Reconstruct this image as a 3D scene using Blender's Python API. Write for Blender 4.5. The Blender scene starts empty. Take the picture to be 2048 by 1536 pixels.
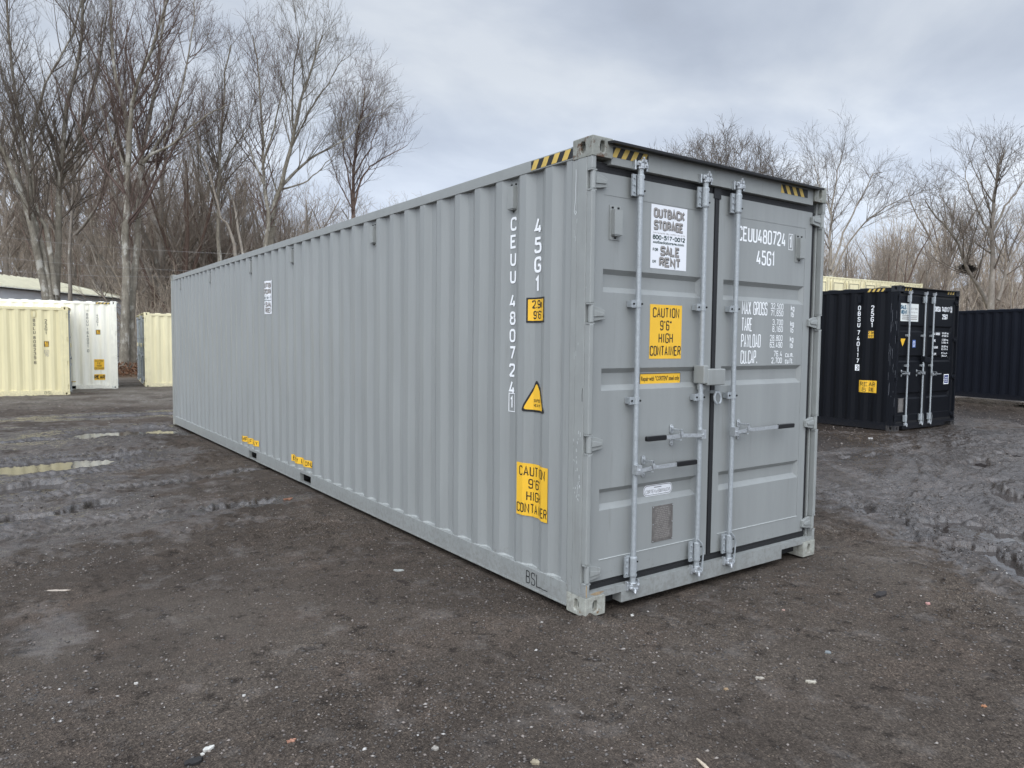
import bpy, bmesh, math, random
import numpy as np
from mathutils import Matrix, Vector
R_ = math.radians
rnd = random.Random(7)
scene = bpy.context.scene
COL = scene.collection

# ---------------------------------------------------------------- camera
CAM = np.array([-2.912, -3.274, 1.679]); YAW, PITCH, ROLL, FOC = -0.621866, -0.058182, 0.0098343, 1461.6
cy_, sy_ = math.cos(YAW), math.sin(YAW); cp_, sp_ = math.cos(PITCH), math.sin(PITCH)
FW = np.array([-sy_*cp_, cy_*cp_, sp_]); r0_ = np.array([cy_, sy_, 0.0]); u0_ = np.cross(r0_, FW)
RT = r0_*math.cos(ROLL)+u0_*math.sin(ROLL); UP = -r0_*math.sin(ROLL)+u0_*math.cos(ROLL)
cd = bpy.data.cameras.new('camera'); cam = bpy.data.objects.new('camera', cd); COL.objects.link(cam)
cam.matrix_world = Matrix(((RT[0], UP[0], -FW[0], CAM[0]), (RT[1], UP[1], -FW[1], CAM[1]), (RT[2], UP[2], -FW[2], CAM[2]), (0, 0, 0, 1)))
cd.sensor_fit = 'HORIZONTAL'; cd.sensor_width = 36.0; cd.lens = 36.0*FOC/2048; cd.clip_start = 0.05; cd.clip_end = 3000
scene.camera = cam

def at(u, v, depth):
    """world position seen at photo pixel (u, v), `depth` metres along the view axis"""
    return CAM+(FW+RT*((u-1024)/FOC)+UP*((768-v)/FOC))*depth
def gp(u, v, z=0.0):
    d = FW+RT*((u-1024)/FOC)+UP*((768-v)/FOC)
    return CAM+d*((z-CAM[2])/d[2])
def dr(x, z, y):
    """door measurement taken on plane y=0, moved to plane y"""
    return x+(x-CAM[0])*(y/3.274), z+(z-CAM[2])*(y/3.274)

# ---------------------------------------------------------------- world and sun
SUN_EL, SUN_AZ = R_(38), R_(221)      # azimuth of the sun, clockwise from +Y
w = bpy.data.worlds.new('World'); scene.world = w; w.use_nodes = True
nt = w.node_tree; N = nt.nodes; Lk = nt.links; N.clear()
def nn(tree, typ, **k):
    n = tree.nodes.new(typ)
    for a, b in k.items():
        if a == 'ins':
            for i, val in b.items(): n.inputs[i].default_value = val
        else: setattr(n, a, b)
    return n
def ramp(tree, fac, stops, interp='LINEAR'):
    n = tree.nodes.new('ShaderNodeValToRGB'); cr = n.color_ramp; cr.interpolation = interp
    while len(cr.elements) < len(stops): cr.elements.new(0.5)
    for e, (p, c) in zip(cr.elements, stops):
        e.position = p; e.color = c if len(c) == 4 else (*c, 1)
    tree.links.new(fac, n.inputs[0]); return n
sky = nn(nt, 'ShaderNodeTexSky', sky_type='NISHITA', sun_disc=False, sun_elevation=SUN_EL, sun_rotation=SUN_AZ, air_density=1.2, dust_density=2.0)
tc = nn(nt, 'ShaderNodeTexCoord'); sep = nn(nt, 'ShaderNodeSeparateXYZ'); Lk.new(tc.outputs['Generated'], sep.inputs[0])
# cloud layer: project the direction onto a flat ceiling
mx = nn(nt, 'ShaderNodeMath', operation='MAXIMUM', ins={1: 0.0}); Lk.new(sep.outputs[2], mx.inputs[0])
ad = nn(nt, 'ShaderNodeMath', operation='ADD', ins={1: 0.24}); Lk.new(mx.outputs[0], ad.inputs[0])
dx = nn(nt, 'ShaderNodeMath', operation='DIVIDE'); dy = nn(nt, 'ShaderNodeMath', operation='DIVIDE')
Lk.new(sep.outputs[0], dx.inputs[0]); Lk.new(ad.outputs[0], dx.inputs[1]); Lk.new(sep.outputs[1], dy.inputs[0]); Lk.new(ad.outputs[0], dy.inputs[1])
cmb = nn(nt, 'ShaderNodeCombineXYZ', ins={2: 3.3}); Lk.new(dx.outputs[0], cmb.inputs[0]); Lk.new(dy.outputs[0], cmb.inputs[1])
mp = nn(nt, 'ShaderNodeMapping'); mp.inputs['Rotation'].default_value = (0, 0, R_(-34)); mp.inputs['Scale'].default_value = (0.75, 0.95, 1); mp.inputs['Location'].default_value = (5.5, 0.4, 4)
Lk.new(cmb.outputs[0], mp.inputs[0])
n1 = nn(nt, 'ShaderNodeTexNoise', ins={'Scale': 1.7, 'Detail': 7.0, 'Roughness': 0.53, 'Distortion': 0.2}); Lk.new(mp.outputs[0], n1.inputs['Vector'])
cl = ramp(nt, n1.outputs['Fac'], [(0.32, (2.95, 3.27, 3.88)), (0.43, (3.35, 3.74, 4.45)), (0.53, (3.9, 4.3, 4.98)), (0.66, (4.9, 5.25, 5.75))])
# an overcast sky is brighter overhead than near the horizon
zr = nn(nt, 'ShaderNodeMapRange', ins={1: 0.45, 2: 1.0, 3: 1.0, 4: 2.3}); Lk.new(mx.outputs[0], zr.inputs[0])
# cloud is brighter around the veiled sun, which stands behind the camera
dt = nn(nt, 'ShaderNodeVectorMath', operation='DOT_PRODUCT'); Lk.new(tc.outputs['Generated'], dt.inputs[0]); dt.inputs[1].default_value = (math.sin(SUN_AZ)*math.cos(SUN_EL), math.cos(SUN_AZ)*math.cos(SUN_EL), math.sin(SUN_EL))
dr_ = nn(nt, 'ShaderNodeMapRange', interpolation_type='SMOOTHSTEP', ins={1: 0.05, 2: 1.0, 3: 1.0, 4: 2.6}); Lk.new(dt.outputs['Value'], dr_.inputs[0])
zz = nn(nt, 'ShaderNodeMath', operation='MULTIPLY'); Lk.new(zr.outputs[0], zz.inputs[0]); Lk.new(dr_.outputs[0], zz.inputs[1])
hz_ = nn(nt, 'ShaderNodeMapRange', interpolation_type='SMOOTHSTEP', ins={1: 0.16, 2: 0.35, 3: 1.38, 4: 1.0}); Lk.new(mx.outputs[0], hz_.inputs[0])
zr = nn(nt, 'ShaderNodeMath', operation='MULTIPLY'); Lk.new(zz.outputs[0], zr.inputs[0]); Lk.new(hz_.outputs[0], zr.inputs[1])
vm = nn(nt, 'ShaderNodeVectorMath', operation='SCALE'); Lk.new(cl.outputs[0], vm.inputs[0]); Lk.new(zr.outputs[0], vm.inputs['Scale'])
mxs = nn(nt, 'ShaderNodeMix', data_type='RGBA'); mxs.inputs[0].default_value = 0.94
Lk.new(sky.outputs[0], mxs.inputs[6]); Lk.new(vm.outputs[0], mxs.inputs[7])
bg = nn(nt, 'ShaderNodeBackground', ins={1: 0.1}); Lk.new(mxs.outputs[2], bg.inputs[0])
wo = nn(nt, 'ShaderNodeOutputWorld'); Lk.new(bg.outputs[0], wo.inputs[0])
sd = bpy.data.lights.new('sun', 'SUN'); sd.energy = 0.6; sd.angle = R_(50); sd.color = (1.0, 0.96, 0.9)
so = bpy.data.objects.new('sun', sd); COL.objects.link(so)
sv = Vector((math.sin(SUN_AZ)*math.cos(SUN_EL), math.cos(SUN_AZ)*math.cos(SUN_EL), math.sin(SUN_EL)))
so.rotation_euler = sv.to_track_quat('Z', 'Y').to_euler(); so.location = (0, -10, 20)
scene.view_settings.view_transform = 'Standard'; scene.view_settings.look = 'None'; scene.view_settings.exposure = 0.53; scene.view_settings.gamma = 1.0
scene.cycles.max_bounces = 6; scene.cycles.diffuse_bounces = 3; scene.cycles.glossy_bounces = 3
scene.cycles.use_denoising = True

# ---------------------------------------------------------------- materials
MC = {}
def mat(name, col, rough=0.5, metal=0.0, var=0.0, vscale=6.0, vmap=(1, 1, 1), bump=0.0, bscale=40.0, rust=0.0, rscale=9.0, rcol=(0.16, 0.07, 0.03), spec=0.5, dirt=0.0, dcol=(0.10, 0.085, 0.07), mud=0.0):
    if name in MC: return MC[name]
    m = bpy.data.materials.new(name); m.use_nodes = True; t = m.node_tree; b = t.nodes['Principled BSDF']
    b.inputs['Roughness'].default_value = rough; b.inputs['Metallic'].default_value = metal; b.inputs['Specular IOR Level'].default_value = spec
    b.inputs['Base Color'].default_value = (*col, 1)
    if var or bump or rust or dirt or mud:
        c = nn(t, 'ShaderNodeTexCoord'); g = nn(t, 'ShaderNodeMapping'); g.inputs['Scale'].default_value = vmap; t.links.new(c.outputs['Object'], g.inputs[0])
        out = None
        if var:
            n = nn(t, 'ShaderNodeTexNoise', ins={'Scale': vscale, 'Detail': 6.0, 'Roughness': 0.6}); t.links.new(g.outputs[0], n.inputs['Vector'])
            r = ramp(t, n.outputs['Fac'], [(0.32, tuple(x*(1-var) for x in col)), (0.68, tuple(min(1, x*(1+var)) for x in col))]); out = r.outputs[0]
        def over(src, scale, thr, wid, colr, mapped=None):
            nonlocal out
            n = nn(t, 'ShaderNodeTexNoise', ins={'Scale': scale, 'Detail': 8.0, 'Roughness': 0.65})
            t.links.new(src, n.inputs['Vector'])
            f = nn(t, 'ShaderNodeMapRange', ins={1: thr, 2: thr+wid}); t.links.new(n.outputs['Fac'], f.inputs[0])
            x = nn(t, 'ShaderNodeMix', data_type='RGBA'); t.links.new(f.outputs[0], x.inputs[0])
            if out is None: x.inputs[6].default_value = (*col, 1)
            else: t.links.new(out, x.inputs[6])
            x.inputs[7].default_value = (*colr, 1); out = x.outputs[2]
        if dirt:
            g2 = nn(t, 'ShaderNodeMapping'); g2.inputs['Scale'].default_value = (9, 9, 0.9); t.links.new(c.outputs['Object'], g2.inputs[0])
            over(g2.outputs[0], 1.6, 0.70-dirt, 0.35, tuple(0.55*a+0.45*b_ for a, b_ in zip(col, dcol)))
        if mud:      # dried splash thrown up from the yard
            sp = nn(t, 'ShaderNodeSeparateXYZ'); t.links.new(c.outputs['Object'], sp.inputs[0]); zf = nn(t, 'ShaderNodeMapRange', ins={1: 0.02, 2: 0.42, 3: 0.30, 4: 0.0}); t.links.new(sp.outputs[2], zf.inputs[0])
            mn = nn(t, 'ShaderNodeTexNoise', ins={'Scale': 26.0, 'Detail': 8.0, 'Roughness': 0.75}); t.links.new(c.outputs['Object'], mn.inputs['Vector'])
            sm = nn(t, 'ShaderNodeMath', operation='ADD'); t.links.new(mn.outputs['Fac'], sm.inputs[0]); t.links.new(zf.outputs[0], sm.inputs[1])
            fm = nn(t, 'ShaderNodeMapRange', ins={1: 0.70, 2: 0.84, 3: 0.0, 4: mud}); t.links.new(sm.outputs[0], fm.inputs[0])
            x = nn(t, 'ShaderNodeMix', data_type='RGBA'); t.links.new(fm.outputs[0], x.inputs[0])
            if out is None: x.inputs[6].default_value = (*col, 1)
            else: t.links.new(out, x.inputs[6])
            x.inputs[7].default_value = (0.13, 0.11, 0.09, 1); out = x.outputs[2]
        if rust: over(c.outputs['Object'], rscale, 0.72-rust, 0.07, rcol)
        if out is not None: t.links.new(out, b.inputs['Base Color'])
        if bump:
            n = nn(t, 'ShaderNodeTexNoise', ins={'Scale': bscale, 'Detail': 4.0}); t.links.new(c.outputs['Object'], n.inputs['Vector'])
            q = nn(t, 'ShaderNodeBump', ins={'Strength': bump, 'Distance': 0.01}); t.links.new(n.outputs['Fac'], q.inputs['Height']); t.links.new(q.outputs[0], b.inputs['Normal'])
    MC[name] = m; return m

# ---------------------------------------------------------------- mesh helper
class MB:
    def __init__(s): s.v = []; s.f = []; s.m = []; s.k = 0
    def face(s, pts, k=None):
        i = len(s.v); s.v += [tuple(p) for p in pts]; s.f.append(tuple(range(i, i+len(pts)))); s.m.append(s.k if k is None else k)
    def box(s, a, b, k=None):
        x0, y0, z0 = [min(p, q) for p, q in zip(a, b)]; x1, y1, z1 = [max(p, q) for p, q in zip(a, b)]
        i = len(s.v); s.v += [(x0, y0, z0), (x1, y0, z0), (x1, y1, z0), (x0, y1, z0), (x0, y0, z1), (x1, y0, z1), (x1, y1, z1), (x0, y1, z1)]
        for f in ((0, 3, 2, 1), (4, 5, 6, 7), (0, 1, 5, 4), (1, 2, 6, 5), (2, 3, 7, 6), (3, 0, 4, 7)):
            s.f.append(tuple(i+j for j in f)); s.m.append(s.k if k is None else k)
    def prism(s, out, h, axis='y', lo=0.0, k=None):
        """closed 2-D outline extruded along axis from lo to h"""
        def P(a, b, c): return {'x': (c, a, b), 'y': (a, c, b), 'z': (a, b, c)}[axis]
        n = len(out); i = len(s.v); s.v += [P(a, b, lo) for a, b in out]+[P(a, b, h) for a, b in out]
        kk = s.k if k is None else k
        s.f.append(tuple(i+j for j in range(n))[::-1]); s.f.append(tuple(i+n+j for j in range(n))); s.m += [kk, kk]
        for j in range(n): s.f.append((i+j, i+(j+1) % n, i+n+(j+1) % n, i+n+j)); s.m.append(kk)
    def tube(s, path, r, n=10, k=None, cap=True):
        P = [Vector(p) for p in path]; rr = r if isinstance(r, (list, tuple)) else [r]*len(P); i = len(s.v)
        kk = s.k if k is None else k
        t0 = (P[-1]-P[0]); t0 = t0 if t0.length > 1e-6 else Vector((0, 0, 1))
        ref = Vector((0, 0, 1)) if abs(t0.normalized().z) < 0.9 else Vector((1, 0, 0))
        for j, p in enumerate(P):
            t = (P[min(j+1, len(P)-1)]-P[max(j-1, 0)]).normalized(); a = t.cross(ref).normalized(); b = t.cross(a)
            for q in range(n):
                c = 2*math.pi*q/n; s.v.append(tuple(p+a*(rr[j]*math.cos(c))+b*(rr[j]*math.sin(c))))
        for j in range(len(P)-1):
            for q in range(n): s.f.append((i+j*n+q, i+j*n+(q+1) % n, i+(j+1)*n+(q+1) % n, i+(j+1)*n+q)); s.m.append(kk)
        if cap:
            s.f.append(tuple(i+q for q in range(n))[::-1]); s.f.append(tuple(i+(len(P)-1)*n+q for q in range(n))); s.m += [kk, kk]
    def build(s, name, mats, parent=None, bevel=0.0, smooth=False, label=None):
        me = bpy.data.meshes.new(name); me.from_pydata(s.v, [], s.f); me.polygons.foreach_set('material_index', s.m)
        bm = bmesh.new(); bm.from_mesh(me)
        if bevel or smooth: bmesh.ops.remove_doubles(bm, verts=bm.verts, dist=1e-5)
        bmesh.ops.recalc_face_normals(bm, faces=bm.faces)
        if bevel:
            ed = [e for e in bm.edges if len(e.link_faces) == 2 and e.calc_face_angle(0) > 0.5]
            bmesh.ops.bevel(bm, geom=ed, offset=bevel, segments=2, affect='EDGES', profile=0.6, clamp_overlap=True)
        bm.to_mesh(me); bm.free()
        if smooth or bevel:
            me.polygons.foreach_set('use_smooth', [True]*len(me.polygons)); me.update()
        for m in (mats if isinstance(mats, (list, tuple)) else [mats]): me.materials.append(m)
        o = bpy.data.objects.new(name, me); COL.objects.link(o); o.parent = parent
        if smooth or bevel:
            try:
                md = o.modifiers.new('edge', 'WEIGHTED_NORMAL') if bevel else o.modifiers.new('edge', 'EDGE_SPLIT')
                if not bevel: md.split_angle = R_(40)
            except Exception: pass
        if label: o['label'] = label
        return o
def thing(name, label, cat, loc=(0, 0, 0), rz=0.0, group=None, kind=None):
    o = bpy.data.objects.new(name, None); COL.objects.link(o); o.location = loc; o.rotation_euler = (0, 0, rz); o.empty_display_size = 0.2
    o['label'] = label; o['category'] = cat
    if group: o['group'] = group
    return o
def tag(o, label, cat, group=None):
    o['label'] = label; o['category'] = cat
    if group: o['group'] = group
    return o

# ---------------------------------------------------------------- stencil lettering (strokes)
GL = {}
def _g(ch, *st, w=1.0): GL[ch] = (st, w)
_c = 'C'; _r = 'R'; _s = 'S'      # closed rounded, rounded, sharp
_g('0', (_c, (0, 0), (1, 0), (1, 1), (0, 1))); GL['O'] = GL['0']
_g('1', (_s, (.05, .8), (.55, 1), (.55, 0)), w=.7)
_g('2', (_r, (0, .78), (0, 1), (1, 1), (1, .62), (0, .04), (0, 0)), (_s, (0, 0), (1, 0)))
_g('3', (_r, (0, .8), (0, 1), (1, 1), (1, .54), (.35, .54)), (_r, (.35, .54), (1, .54), (1, 0), (0, 0), (0, .2)))
_g('4', (_s, (.75, 0), (.75, .5)), (_s, (.5, 1), (0, .22), (1, .22)))
_g('5', (_s, (.95, 1), (.08, 1), (.04, .56)), (_r, (.04, .6), (1, .62), (1, 0), (0, 0), (0, .2)))
_g('6', (_r, (.95, .8), (.95, 1), (0, 1), (0, 0), (1, 0), (1, .56), (0, .56)))
_g('7', (_s, (0, 1), (1, 1), (.35, 0)))
_g('8', (_c, (.05, .53), (.95, .53), (.95, 1), (.05, 1)), (_c, (0, 0), (1, 0), (1, .53), (0, .53)))
_g('9', (_r, (.05, .2), (.05, 0), (1, 0), (1, 1), (0, 1), (0, .44), (1, .44)))
_g('A', (_s, (0, 0), (.5, 1), (1, 0)), (_s, (.17, .3), (.83, .3)))
_g('B', (_s, (0, 0), (0, 1)), (_r, (0, 1), (.95, 1), (.95, .53), (0, .53)), (_r, (0, .53), (1, .53), (1, 0), (0, 0)))
_g('C', (_r, (1, .78), (1, 1), (0, 1), (0, 0), (1, 0), (1, .22)))
_g('D', (_s, (0, 0), (0, 1)), (_r, (0, 1), (1, 1), (1, 0), (0, 0)))
_g('E', (_s, (1, 1), (0, 1), (0, 0), (1, 0)), (_s, (0, .52), (.8, .52)))
_g('F', (_s, (1, 1), (0, 1), (0, 0)), (_s, (0, .5), (.8, .5)))
_g('G', (_r, (1, .78), (1, 1), (0, 1), (0, 0), (1, 0), (1, .46)), (_s, (1, .46), (.5, .46)))
_g('H', (_s, (0, 0), (0, 1)), (_s, (1, 0), (1, 1)), (_s, (0, .5), (1, .5)))
_g('I', (_s, (.5, 0), (.5, 1)), w=.45)
_g('K', (_s, (0, 0), (0, 1)), (_s, (1, 1), (0, .42)), (_s, (.3, .6), (1, 0)))
_g('L', (_s, (0, 1), (0, 0), (1, 0)))
_g('M', (_s, (0, 0), (0, 1), (.5, .3), (1, 1), (1, 0)), w=1.25)
_g('N', (_s, (0, 0), (0, 1), (1, 0), (1, 1)))
_g('P', (_s, (0, 0), (0, 1)), (_r, (0, 1), (1, 1), (1, .48), (0, .48)))
_g('Q', (_c, (0, 0), (1, 0), (1, 1), (0, 1)), (_s, (.6, .25), (1, -.05)))
_g('Z', (_s, (0, 1), (1, 1), (0, 0), (1, 0)))
_g('R', (_s, (0, 0), (0, 1)), (_r, (0, 1), (1, 1), (1, .5), (0, .5)), (_s, (.5, .5), (1, 0)))
_g('S', (_r, (1, .78), (1, 1), (0, 1), (0, .53), (1, .5), (1, 0), (0, 0), (0, .22)))
_g('T', (_s, (0, 1), (1, 1)), (_s, (.5, 1), (.5, 0)))
_g('U', (_r, (0, 1), (0, 0), (1, 0), (1, 1)))
_g('V', (_s, (0, 1), (.5, 0), (1, 1)))
_g('W', (_s, (0, 1), (.25, 0), (.5, .8), (.75, 0), (1, 1)), w=1.4)
_g('X', (_s, (0, 1), (1, 0)), (_s, (0, 0), (1, 1)))
_g('Y', (_s, (0, 1), (.5, .45), (1, 1)), (_s, (.5, .45), (.5, 0)))
_g('k', (_s, (0, 0), (0, 1)), (_s, (.9, .7), (0, .3)), (_s, (.35, .45), (1, 0)))
_g('g', (_c, (0, 0), (1, 0), (1, .7), (0, .7)), (_r, (1, .7), (1, -.28), (0, -.28)))
_g('l', (_s, (.5, 0), (.5, 1)), w=.45)
_g('b', (_s, (0, 1), (0, 0)), (_c, (0, 0), (1, 0), (1, .65), (0, .65)))
_g('c', (_r, (1, .68), (0, .68), (0, 0), (1, 0)))
_g('u', (_r, (0, .68), (0, 0), (1, 0), (1, .68)))
_g('m', (_r, (0, 0), (0, .68), (1, .68), (1, 0)), (_s, (.5, .68), (.5, 0)), w=1.3)
_g('f', (_r, (.3, 0), (.3, 1), (1, 1)), (_s, (0, .65), (.9, .65)), w=.8)
_g('t', (_r, (.4, .95), (.4, 0), (1, 0)), (_s, (0, .68), (.9, .68)), w=.8)
_g('.', (_s, (.4, -.02), (.4, .12)), w=.4)
_g(',', (_s, (.5, .12), (.2, -.14)), w=.45)
_g("'", (_s, (.4, 1), (.4, .78)), w=.35)
_g('"', (_s, (.2, 1), (.2, .78)), (_s, (.75, 1), (.75, .78)), w=.5)
_g('-', (_s, (.1, .48), (.9, .48)), w=.8)
_g('&', (_r, (1, .4), (.6, 0), (0, 0), (0, .4), (.7, .75), (.6, 1), (.2, 1), (.15, .75), (1, 0)))
_g(' ', w=.6)
def fillet(pts, r, closed):
    n = len(pts); out = []
    for i, p in enumerate(pts):
        if not closed and i in (0, n-1): out.append(p); continue
        a = Vector(pts[i-1]); b = Vector(p); c = Vector(pts[(i+1) % n]); d1 = (a-b); d2 = (c-b)
        rr = min(r, d1.length*.48, d2.length*.48)
        p0 = b+d1.normalized()*rr; p1 = b+d2.normalized()*rr
        for k in range(4):
            t = k/3; out.append(tuple(p0*(1-t)**2+b*2*t*(1-t)+p1*t*t))
    return out
def ribbon(pts, hw, closed=False):
    P = [Vector(p) for p in pts]; q = []
    for p in P:
        if not q or (p-q[-1]).length > 1e-6: q.append(p)
    P = q; n = len(P); L = []; R = []
    if n < 2: return []
    for i in range(n):
        a = P[i-1] if (i > 0 or closed) else None; c = P[(i+1) % n] if (i < n-1 or closed) else None
        d1 = (P[i]-a).normalized() if a is not None else None; d2 = (c-P[i]).normalized() if c is not None else None
        if d1 is None: t = d2; s = 1
        elif d2 is None: t = d1; s = 1
        else:
            t = (d1+d2); t = t.normalized() if t.length > 1e-6 else d1
            s = 1/max(0.45, t.dot(d1))
        nrm = Vector((-t.y, t.x))*hw*s; L.append(P[i]+nrm); R.append(P[i]-nrm)
    return [[tuple(L[i]), tuple(R[i]), tuple(R[(i+1) % n]), tuple(L[(i+1) % n])] for i in range(n if closed else n-1)]
def text(s, x, y, h, w=0.45, sw=0.13, gap=0.24, align='l', width=None):
    """polygons of a stroke-lettered string; w = glyph width / height, sw = stroke / height"""
    adv = [GL[c][1]*w*h for c in s]; tot = sum(adv)+gap*h*(len(s)-1)
    fx = 1.0
    if width: fx = width/tot
    tot *= fx
    cx = x-(tot/2 if align == 'c' else tot if align == 'r' else 0); polys = []
    for c, a in zip(s, adv):
        for st in GL[c][0]:
            ins = sw*h/2; ww = a*fx-2*ins*0; pts = [(cx+p[0]*(a*fx), y+ins+p[1]*(h-2*ins)) for p in st[1:]]
            if st[0] != _s: pts = fillet(pts, 0.42*w*h*fx, st[0] == _c)
            polys += ribbon(pts, sw*h/2, st[0] == _c)
        cx += (a+gap*h)*fx
    return polys
def vtext(s, x, y, h, pitch, w=0.5, sw=0.13):
    out = []
    for i, c in enumerate(s): out += text(c, x, y-i*pitch, h, w=w, sw=sw, align='c')
    return out
def ftext(s, x, y, h, width, bold=0.0):
    """polygons from Blender's own font"""
    cu = bpy.data.curves.new('t', 'FONT'); cu.body = s; cu.size = 1.0; cu.offset = bold; cu.resolution_u = 2
    o = bpy.data.objects.new('t', cu); me = o.to_mesh()
    P = [(v.co.x, v.co.y) for v in me.vertices]; F = [list(p.vertices) for p in me.polygons]
    x0 = min(p[0] for p in P); x1 = max(p[0] for p in P); y1 = max(p[1] for p in P); y0 = min(p[1] for p in P)
    out = [[(x+(P[i][0]-x0)/(x1-x0)*width, y+P[i][1]*h/max(y1, 1e-3)) for i in f] for f in F]
    o.to_mesh_clear(); bpy.data.objects.remove(o); bpy.data.curves.remove(cu); return out
def rect(x0, y0, x1, y1): return [[(x0, y0), (x1, y0), (x1, y1), (x0, y1)]]
def rrect(x0, y0, x1, y1, r, n=6):
    o = []
    for cx, cy, a0 in ((x1-r, y0+r, -90), (x1-r, y1-r, 0), (x0+r, y1-r, 90), (x0+r, y0+r, 180)):
        for k in range(n): a = R_(a0+90*k/(n-1)); o.append((cx+r*math.cos(a), cy+r*math.sin(a)))
    return [o]
def frame2(x0, y0, x1, y1, t): return rect(x0, y0, x1, y0+t)+rect(x0, y1-t, x1, y1)+rect(x0, y0+t, x0+t, y1-t)+rect(x1-t, y0+t, x1, y1-t)
def hazard(x0, y0, x1, y1, n, slant):
    """black band with yellow slanted bars; returns (black, yellow)"""
    st = (x1-x0)/n; Y = []
    for i in range(n):
        a = x0+i*st; b = a+st*.5
        q = [(a, y0), (b, y0), (b+slant, y1), (a+slant, y1)]
        q = [(min(max(p[0], x0), x1), p[1]) for p in q]; Y.append(q)
    return rect(x0, y0, x1, y1), Y

class Decal:
    def __init__(s, fmap, breaks=()): s.P = []; s.f = fmap; s.b = sorted(breaks)
    def add(s, polys, k=0, layer=0):
        for p in polys:
            us = [q[0] for q in p]; cuts = [b for b in s.b if min(us)+1e-5 < b < max(us)-1e-5]
            ps = [p]
            for c in cuts:
                nx = []
                for q in ps:
                    a, b = s.split(q, c)
                    if len(a) > 2: nx.append(a)
                    if len(b) > 2: nx.append(b)
                ps = nx
            for q in ps: s.P.append((q, k, layer))
        return s
    @staticmethod
    def split(p, c):
        A = []; B = []
        for i in range(len(p)):
            a = p[i]; b = p[(i+1) % len(p)]
            (A if a[0] <= c else B).append(a)
            if (a[0]-c)*(b[0]-c) < 0:
                t = (c-a[0])/(b[0]-a[0]); q = (c, a[1]+t*(b[1]-a[1])); A.append(q); B.append(q)
        return A, B
    def build(s, name, mats, parent, label=None):
        mb = MB()
        for q, k, l in s.P:
            uc = sum(a[0] for a in q)/len(q); l = l+(len(mb.f) % 23)*.03
            mb.face([s.f(a[0], a[1], l, uc) for a in q], k)
        return mb.build(name, mats, parent, label=label)

# ---------------------------------------------------------------- common materials
M_black = mat('black_ink', (0.012, 0.012, 0.013), 0.5)
M_rub = mat('rubber', (0.012, 0.012, 0.013), 0.55, bump=0.2)
M_dark = mat('dark_void', (0.01, 0.01, 0.01), 0.9)
M_white = mat('white_lettering', (0.90, 0.91, 0.91), 0.5)
M_yel = mat('yellow_vinyl', (0.86, 0.50, 0.035), 0.45, var=0.05)
M_hyel = mat('faded_yellow_vinyl', (0.62, 0.43, 0.10), 0.5, var=0.12, vscale=20)
M_galv = mat('galvanised_steel', (0.37, 0.395, 0.405), 0.5, 0.30, var=0.10, vscale=45, bump=0.25, bscale=120)
M_bright = mat('zinc_plated_steel', (0.50, 0.52, 0.53), 0.34, 0.6, var=0.15, vscale=50, bump=0.3, bscale=90)
M_grip = mat('black_grip', (0.008, 0.008, 0.009), 0.3)
M_poster = mat('white_poster', (0.80, 0.81, 0.83), 0.5)
M_pgrey = mat('poster_grey_lettering', (0.30, 0.28, 0.26), 0.5)
M_pdark = mat('poster_dark_lettering', (0.03, 0.06, 0.055), 0.5)
M_plate = mat('data_plate_metal', (0.22, 0.205, 0.19), 0.4, 0.5, var=0.2, vscale=30)

class Paint: pass
def paintset(key, col, cast=None, frame=None, hazy=True, dirt=0.05, rust=0.0, castrust=0.12, bump=0.05, rough=0.42, spec=.5, mudk=1.0):
    p = Paint()
    p.wall = mat(key+'_wall_paint', col, rough, var=0.06, vscale=2.2, vmap=(3, 3, .35), dirt=dirt, rust=rust, bump=bump, bscale=25, spec=spec, mud=.28*mudk)
    fc = frame or col
    p.frame = mat(key+'_frame_paint', fc, rough+.05, var=0.06, vscale=5, dirt=dirt*1.4, rust=rust*1.5, bump=bump, bscale=40, spec=spec, mud=.30*mudk)
    p.cast = mat(key+'_casting_paint', cast or fc, 0.6, var=0.16, vscale=14, rust=castrust, rscale=16, rcol=(0.20, 0.12, 0.06), bump=0.3, bscale=60, mud=.4)
    p.cast_top = mat(key+'_top_casting', tuple(c*.62 for c in (cast or fc)), 0.6, var=0.2, vscale=14, rust=castrust+.05, rscale=12, rcol=(0.10, 0.055, 0.03), bump=0.4, bscale=60)
    p.seal = mat(key+'_sealant', tuple(min(1, c*1.55) for c in col), 0.5, var=0.1, vscale=30)
    return p

# ---------------------------------------------------------------- container
W = 2.438; PITCH = 0.278; E0 = 0.451; XO, XI = 0.006, 0.039
def corr_breaks(L, y0=0.243, y1=None):
    """break points (y, depth) of the corrugated wall from the door post to the far post"""
    y1 = y1 or L-0.243; pts = [(y0, XO)]; k = -1
    while True:
        E = E0+PITCH*k; k += 1
        for y, d in ((E-.070, XO), (E, XO), (E+.071, XI), (E+.138, XI)):
            if y0 < y < y1: pts.append((y, d))
        if E > y1: break
    pts.append((y1, XO)); return pts
def interp(pts, y):
    if y <= pts[0][0]: return pts[0][1]
    for (a, b), (c, d) in zip(pts, pts[1:]):
        if a <= y <= c: return b+(d-b)*(y-a)/(c-a)
    return pts[-1][1]

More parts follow.
